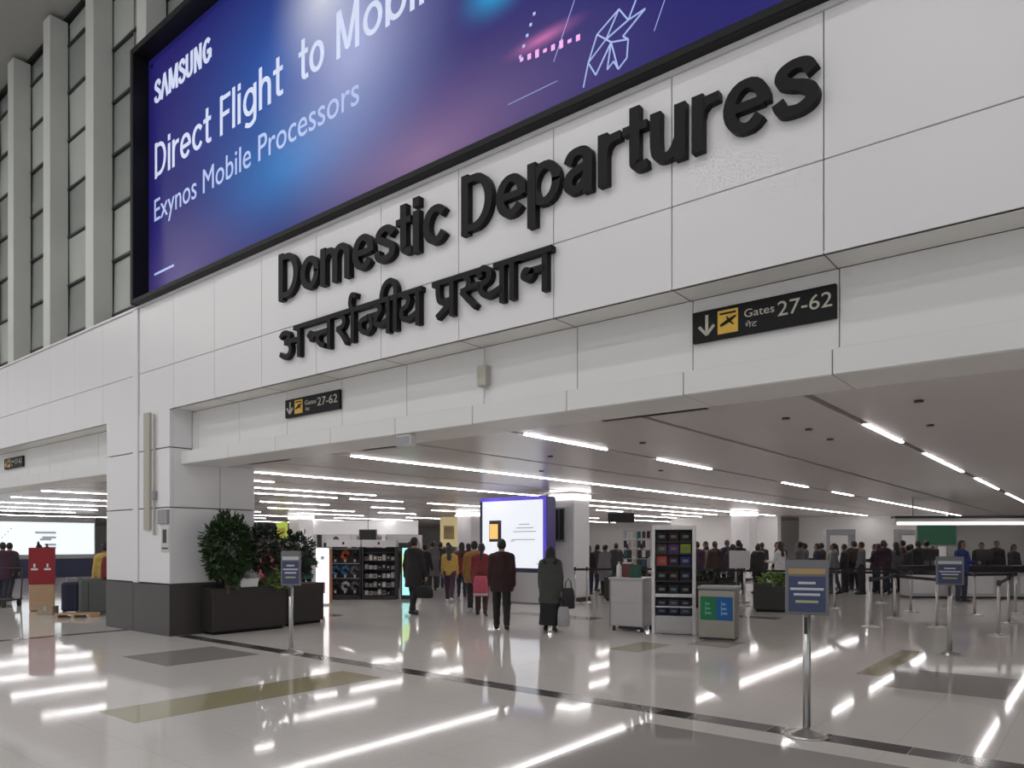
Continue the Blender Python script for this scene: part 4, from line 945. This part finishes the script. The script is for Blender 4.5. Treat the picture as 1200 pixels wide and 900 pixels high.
for z, cs in pk.items():
    for i, c_ in enumerate(cs):
        lc = c_ if c_ != 'red' else 'orange red'
        p = thing('packet', '%s packet on the %s shelf of the display rack, %s' % (lc, rown[z], ('left', 'middle', 'right')[i]), 'packet', (0, 0, 0), 0, 'packets on the display rack')
        Mx = t.matrix_basis @ Matrix.Translation((-.21+.21*i, -.03, z+.012)); p.location = Mx.translation; p.rotation_euler = (0, 0, .42)
        hh = .17 if z not in (.352, .5) else .12
        cm = mat('packet_orange', (.50, .06, .02), .4) if c_ == 'red' else cloth(c_, 0)
        obj('box', B(-.095, .095, -.08, .08, 0, hh, ch=.005), cm, p); obj('label_print', B(-.05, .05, -.082, -.08, hh*.35, hh*.65), M_signg, p)

M_bing = mat('bin_green', (.01, .22, .08), .4); M_binb = mat('bin_blue', (.01, .13, .42), .4); M_binm = mat('bin_metal', (.36, .34, .29), .35, .5, stretch=(10, 10, 1))
t = thing('waste_bin', 'metal double waste bin with green and blue front panels', 'bin', (-5.27, 12.22, 0), .22)
obj('body', B(-.31, .31, -.22, .22, .03, .86, ch=.015), M_binm, t); obj('foot', B(-.29, .29, -.2, .2, 0, .03), M_dark, t); obj('lid', B(-.325, .325, -.235, .235, .86, .92, ch=.015), M_grey, t)
obj('side_stripe', B(.311, .316, -.1, .04, .05, .84), M_grey, t)
for s, m, nm in ((-1, M_bing, 'green'), (1, M_binb, 'blue')):
    p = obj('panel', B(min(0, s*.27), max(0, s*.27), -.232, -.22, .34, .74, ch=.003), m, t)
    cx = s*.135
    for k in range(3): obj('printed_icon', B(cx-.05+.005*k, cx+.05-.015*k, -.236, -.232, .44+.08*k, .475+.08*k), mat('icon_'+nm, (.15, .55, .35) if s < 0 else (.25, .5, .75), .5), p)
    obj('printed_icon', B(cx-.055, cx-.045, -.236, -.232, .42, .66), MATS['icon_'+nm], p)

# ================================================================== SHOP SHELVES (facing the entrance)
def at_local(t, x, y, z): return t.matrix_basis @ Vector((x, y, z))
SH = CAMA
M_shelfd = mat('shelf_dark', (.035, .033, .04), .5)
def shop_bay(x, y, label):
    t = thing('shop_shelf', label, 'shelf', (x, y, 0), SH, 'shop display bays')
    t.rotation_euler = (0, 0, SH); bpy.context.view_layer.update()
    obj('back', B(-.48, .48, .2, .25, .05, 1.52), M_shelfd, t); obj('plinth', B(-.48, .48, -.25, .25, 0, .12), M_dark, t)
    for s in (-1, 1): obj('upright', B(s*.48-.02, s*.48+.02, -.25, .25, 0, 1.55), M_shelfd, t)
    obj('header', B(-.5, .5, -.28, .25, 1.55, 1.76, ch=.01), M_white, t); obj('header_logo', MB().lathe([(.0, 0), (.045, 0)], n=4).mesh and B(-.03, .03, -.284, -.28, 1.62, 1.70), M_dark, t)
    return t
b1 = shop_bay(-17.66, 13.94, 'dark shop bay hung with travel neck pillows'); b2 = shop_bay(-16.86, 14.60, 'dark shop bay with five rows of small goods')
for z in (.35, .62, .88, 1.14, 1.38): obj('shelf', B(-.46, .46, -.22, .2, z-.012, z+.012), M_shelfd, b2)
for z in (.22, .66, 1.10): obj('rail', B(-.46, .46, .17, .2, z+.38, z+.40), M_steel, b1)
pc = [['black', 'orange', 'charcoal'], ['blue bright', 'blue bright', 'grey'], ['charcoal', 'pale grey', 'grey']]
cloth('orange', (.50, .08, .03)); cloth('blue bright', (.03, .14, .30))
pil = None
def pillow_mesh():
    mb = MB(); pts = []; rs = []
    for i in range(15):
        a = R(-60-300*i/14); pts.append((.10*math.cos(a), 0, .10*math.sin(a))); rs.append(.048 if 0 < i < 14 else .03)
    return mb.tube(pts, rs, 8).mesh('cushion')
pme = pillow_mesh(); pme.materials.append(M_dark); pme.polygons.foreach_set('use_smooth', [True]*len(pme.polygons))
for r_ in range(3):
    for i in range(3):
        c_ = pc[r_][i]; p = thing('neck_pillow', '%s neck pillow, %s in the %s row of the shop bay' % (c_.replace('blue bright', 'bright blue'), ('left', 'middle', 'right')[i], ('top', 'middle', 'bottom')[r_]), 'pillow', at_local(b1, -.29+.29*i, .0, 1.30-.46*r_), SH, 'neck pillows in the shop')
        o = bpy.data.objects.new('cushion', pme); C.objects.link(o); o.parent = p; o.material_slots[0].link = 'OBJECT'; o.material_slots[0].material = cloth(c_, 0)
        obj('hang_tag', B(-.03, .03, -.055, -.05, -.2, -.12), M_lgrey, p); obj('hook', MB().tube([(0, .0, .13), (0, .19, .15)], .006, 6), M_steel, p)
rg = random.Random(9); gt = [M_lgrey, M_grey, M_white, M_dark, cloth('beige', 0), cloth('plum', 0), M_kpan]
for r_, z in enumerate((.132, .362, .632, .892, 1.152)):
    for i in range(7):
        p = thing('boxed_item', 'small boxed item, %s from left on %s row of goods shelf' % (ORD[i], ('bottom', 'second lowest', 'middle', 'second highest', 'top')[r_]), 'box', at_local(b2, -.39+.13*i, -.08, z), SH, 'boxed goods on the shop shelf')
        h_ = rg.uniform(.10, .17); obj('carton', B(-.05, .05, -.06, .06, 0, h_, ch=.004), gt[rg.randrange(7)], p); obj('label_print', B(-.03, .03, -.062, -.06, h_*.3, h_*.7), gt[rg.randrange(7)], p)
M_lit1 = mat('lightbox_white', (.9, .9, .9), .4, emit=(1, .97, .93), es=1.3); M_lit2 = mat('lightbox_lime', (.7, .9, .4), .4, emit=(.55, .85, .30), es=1.0); M_lit3 = mat('lightbox_cyan', (.5, .9, .9), .4, emit=(.35, .85, .80), es=1.0)
t = thing('light_box', 'tall glowing white advertising light box left of the pillow bay', 'light box', (-16.4, 12.2, 0), SH)
obj('body', B(-.19, .19, -.06, .2, .0, 1.55, ch=.01), M_lgrey, t); obj('lit_face', B(-.17, .17, -.068, -.06, .05, 1.52), M_lit1, t); obj('printed_figure', B(-.06, .07, -.071, -.068, .32, .62), mat('print_brown', (.3, .15, .12), .5), t); obj('printed_mark', B(-.05, .05, -.071, -.068, 1.22, 1.32), M_scrtxt, t); obj('side_trim', B(.191, .2, -.06, .2, .05, 1.5), mat('trim_orange', (.55, .2, .1), .5), t)
t = thing('light_box', 'narrow lime and cyan light box at the right end of the shop', 'light box', (-16.25, 15.1, 0), SH)
obj('body', B(-.17, .17, -.05, .2, 0, 1.62, ch=.01), M_dark, t); obj('lit_face', B(-.13, .13, -.058, -.05, .12, .78), M_lit3, t); obj('lit_face', B(-.13, .13, -.058, -.05, .78, 1.52), M_lit2, t); obj('lit_face', B(-.13, .13, -.06, -.058, 1.3, 1.52), M_lit3, t); obj('printed_mark', B(-.05, .09, -.061, -.058, .48, .56), mat('print_teal', (.05, .25, .22), .5), t)

# ================================================================== FAR SHOPS, SIGNS AND SCREENS
M_shopw = mat('shop_white_lit', (.85, .84, .84), .4, emit=(1, .97, 1), es=.22)
t = thing('shop_kiosk', 'far white lit shop front behind the shelves of goods', 'shop', (-35.3, 29.4, 0), CAMA)
obj('fascia', B(-3.2, 3.2, -.1, .1, 2.2, 3.05, ch=.01), M_shopw, t); obj('back_wall', B(-3.2, 3.2, 2.0, 2.1, 0, 2.2), M_white2, t)
for xx in (-3.1, -1, 1.1, 3.1): obj('post', B(xx-.1, xx+.1, -.1, .1, 0, 2.2), M_white, t)
obj('shelf_wall', B(-3, 3, 1.7, 2.0, 0, 1.7), M_dark, t); obj('doorway', B(-.9, 1.0, 1.66, 1.7, 0, 2.1), M_grey, t)
t = thing('hanging_screen', 'dark flat screen hanging above the goods shelves', 'screen', (-21.0, 17.6, 1.75), CAMA)
obj('panel', B(-.33, .33, -.03, .03, 0, .42, ch=.01), M_grey, t); obj('glass', B(-.30, .30, -.035, -.03, .03, .39), M_dark, t); obj('hanger', MB().tube([(0, 0, .42), (0, 0, ZC-1.75)], .015, 6), M_grey, t)
t = thing('hanging_sign', 'black sign board hanging from the ceiling above the rolling kiosk', 'sign', (-14.4, 24.37, 2.45), CAMA)
obj('board', B(-.5, .5, -.04, .04, 0, .36, ch=.01), M_black, t)
for xx in (-.4, .4): obj('hanger', MB().tube([(xx, 0, .36), (xx, 0, ZC-2.45)], .012, 6), M_grey, t)
def poster(x, y, z, w_, h_, col, col2, label):
    t = thing('poster_panel', label, 'poster', (x, y, 0), CAMA); obj('board', B(-w_/2, w_/2, -.03, .03, z, z+h_, ch=.006), mat('poster_'+label.split()[0], col, .5, emit=col, es=.5), t)
    obj('printed_shape', B(-w_*.3, w_*.3, -.034, -.03, z+h_*.25, z+h_*.7), mat('poster2_'+label.split()[0], col2, .5), t)
    for s in (-1, 1): obj('leg', B(s*w_*.4-.03, s*w_*.4+.03, -.02, .02, 0, z), M_grey, t)
poster(-31.35, 20.9, 1.75, .55, .95, (.45, .55, .08), (.65, .62, .1), 'lime poster panel far behind the potted plants')
poster(-25.0, 26.0, 1.5, .85, 1.45, (.50, .42, .22), (.35, .25, .12), 'golden poster panel left of the lit advertising screen')
# plain lit wall display at the far left
t = thing('light_wall', 'long bright white light wall seen through the far left opening', 'light wall', (-40, 12.5, 0))
M_lw = mat('light_wall_face', (.3, .3, .3), .4, emit=(.88, .95, 1), es=.95)
obj('cabinet', B(-.3, -.02, -4.2, 3.32, .9, 2.95, ch=.01), M_grey, t); f_ = obj('lit_face', B(-.02, 0, -4.1, 3.25, 1.12, 2.68), M_lw, t); obj('plinth', B(-.3, .02, -4.2, 3.32, 0, .9), M_navyp, t)
for i, (z, y0, y1) in enumerate(((2.18, .6, 1.5), (1.95, .9, 1.5), (1.85, .8, 1.3), (1.6, 1.0, 1.5), (1.45, .7, 1.5), (1.3, .9, 1.4))): obj('printed_line', B(0, .006, y0, y1, z-.05, z+.05), M_scrtxt, f_)
for i in range(6): obj('printed_dot', B(0, .006, -1.0+.12*i-.03, -1.0+.12*i+.03, 1.65+.14*i-.03, 1.65+.14*i+.03), M_scrtxt, f_)
# red and wood podium, cases
t = thing('podium', 'podium with red upper panel and pale wood base at far left', 'podium', (-20.45, 6.85, 0), 1.2)
obj('base', B(-.26, .26, -.2, .2, .02, .66, ch=.01), M_wood, t); obj('upper', B(-.27, .27, -.22, .22, .66, 1.55, ch=.01), M_red, t); obj('kick', B(-.24, .24, -.18, .18, 0, .02), M_dark, t)
for xx in (-.17, .10):
    obj('printed_icon', MB().box(xx-.05, xx+.09, -.225, -.22, 1.00, 1.05).box(xx, xx+.04, -.225, -.22, 1.07, 1.16), M_white, t)
for i, (xx, hh) in enumerate(((-.08, .16), (.1, .1))): 
    q = thing('ornament', 'small dark ornament on the red podium, %s one' % ('taller', 'shorter')[i], 'ornament', (-20.45+xx*math.cos(1.2), 6.85+xx*math.sin(1.2), 1.55)); obj('foot', MB().lathe([(.05, 0), (.05, .02), (.015, .03)], n=12), M_dark, q); obj('stem', MB().lathe([(.015, .03), (.035, hh*.6), (.01, hh)], n=12), M_dark, q, True)
def suitcase(x, y, rz, w_, d_, h_, m, label, lying=False):
    t = thing('suitcase', label, 'suitcase', (x, y, 0), rz, 'luggage by the pillar'); obj('shell', B(-w_/2, w_/2, -d_/2, d_/2, .05, h_, ch=.05), m, t)
    for s in (-1, 1):
        for q in (-1, 1): obj('wheel', MB().lathe([(.028, 0), (.03, .03), (.028, .06)], s*w_*.38, q*d_*.3, 10), M_dark, t)
    obj('handle', MB().tube([(-.1, d_*.3, h_-.02), (-.1, d_*.3, h_+.10), (.1, d_*.3, h_+.10), (.1, d_*.3, h_-.02)], .012, 6), M_grey, t)
    for s in (-.25, .25): obj('groove', B(w_*s-.01, w_*s+.01, -d_/2-.004, -d_/2, .12, h_-.07), M_dark, t)
suitcase(-19.05, 6.98, 1.1, .36, .26, .74, cloth('navy', 0), 'upright dark navy suitcase right of the red podium')
suitcase(-18.25, 7.3, 1.1, .80, .45, .84, mat('case_greygreen', (.09, .10, .095), .5), 'wide grey green trunk beside the pillar')
t = thing('cardboard_box', 'flat tan cardboard box on the floor before the navy suitcase', 'box', (-19.2, 6.55, 0), CAMA); obj('carton', B(-.18, .18, -.12, .12, 0, .2, ch=.005), cloth('beige', 0), t); obj('tape', B(-.03, .03, -.122, .122, .1, .201), M_beige, t)
t = thing('floor_mat_pallet', 'low pale wooden pallet in front of the grey green trunk', 'pallet', (-17.95, 6.72, 0), CAMA)
for i in range(4): obj('slat', B(-.4, .4, -.2+.1*i, -.12+.1*i, .07, .1), M_wood, t)
for xx in (-.36, 0, .36): obj('bearer', B(xx-.03, xx+.03, -.2, .18, 0, .07), M_wood, t)
t = thing('luggage_trolley', 'dark luggage trolley at the left picture edge', 'trolley', (-22.5, 6.6, 0), CAMA)
obj('deck', B(-.3, .3, -.35, .35, .16, .2), M_dark, t); obj('push_handle', MB().tube([(-.28, .33, .2), (-.28, .4, 1.0), (.28, .4, 1.0), (.28, .33, .2)], .02, 8), M_dark, t)
for xx in (-.25, .25):
    for yy in (-.3, .3): obj('wheel', MB().lathe([(.05, 0), (.06, .08), (.05, .16)], xx, yy, 10), M_dark, t)

# ================================================================== CHECK DESKS AT RIGHT
t = thing('desk_canopy', 'long white canopy beam with light strip above the check desks', 'canopy', (-3.2, 27.2, 2.18), .62)
obj('beam', B(-2.6, 6, -.15, .15, .06, .26, ch=.01), M_lgrey, t); obj('light_strip', B(-2.55, 5.9, -.17, -.15, .05, .15), mat('canopy_lamp', (.9, .9, .9), .4, emit=(1, .98, .95), es=1.2), t); obj('dark_rail', B(-2.6, 6, -.15, .15, .26, .34), M_dark, t)  # dark rail along the top of the beam
for xx in (-2.0, 1.6, 5.6): obj('hanger', MB().tube([(xx, 0, .34), (xx, 0, ZC-2.18)], .025, 8), M_grey, t)
for i, (x, y) in enumerate(((-4.35, 25.6), (-3.05, 26.5), (-1.8, 27.4))):
    t = thing('check_desk', 'dark topped check desk, %s from the left under the canopy' % ORD[i], 'desk', (x, y, 0), .62, 'check desks')
    obj('body', B(-.68, .68, -.3, .3, .05, .78, ch=.01), M_lgrey, t); obj('kick', B(-.64, .64, -.26, .26, 0, .05), M_dark, t); obj('top', B(-.72, .72, -.36, .36, .78, .98, ch=.01), M_belt, t); obj('front_panel', B(-.55, .2, -.306, -.3, .15, .7), M_white, t)
    q = thing('monitor', 'dark monitor on the %s check desk from the left' % ORD[i], 'monitor', (x+.1, y, .98), .62+math.pi*(i % 2)*0, 'monitors on the check desks'); obj('foot', B(-.1, .1, -.08, .08, 0, .015), M_dark, q); obj('neck', B(-.02, .02, -.01, .02, .015, .2), M_dark, q); obj('screen', B(-.24, .24, -.03, .0, .16, .5, ch=.008), M_dark, q); obj('back_shell', B(-.12, .12, 0, .04, .22, .42, ch=.01), M_grey, q)
t = thing('info_screen', 'green glowing wall panel left above the check desks', 'screen', (-4.95, 30.9, 1.55), .5)
obj('frame', B(-.7, .7, -.05, .05, 0, .95, ch=.01), M_grey, t); obj('glass', B(-.65, .65, -.056, -.05, .05, .9), mat('green_panel', (.025, .08, .05), .4, emit=(.02, .10, .05), es=.25), t); obj('leg', B(-.05, .05, -.04, .04, -1.55, 0), M_grey, t)
t = thing('door_scanner', 'grey metal detector arch behind the queue', 'arch', (-8.9, 33.0, 0), .5)
for s in (-1, 1): obj('side', B(s*.5-.08, s*.5+.08, -.3, .3, 0, 2.0, ch=.02), M_grey, t)
obj('top', B(-.58, .58, -.3, .3, 2.0, 2.25, ch=.02), M_grey, t)
t2 = copy_tree(t); t2.location = (-6.4, 34.2, 0); t2['label'] = 'grey metal detector arch nearer the check desks'
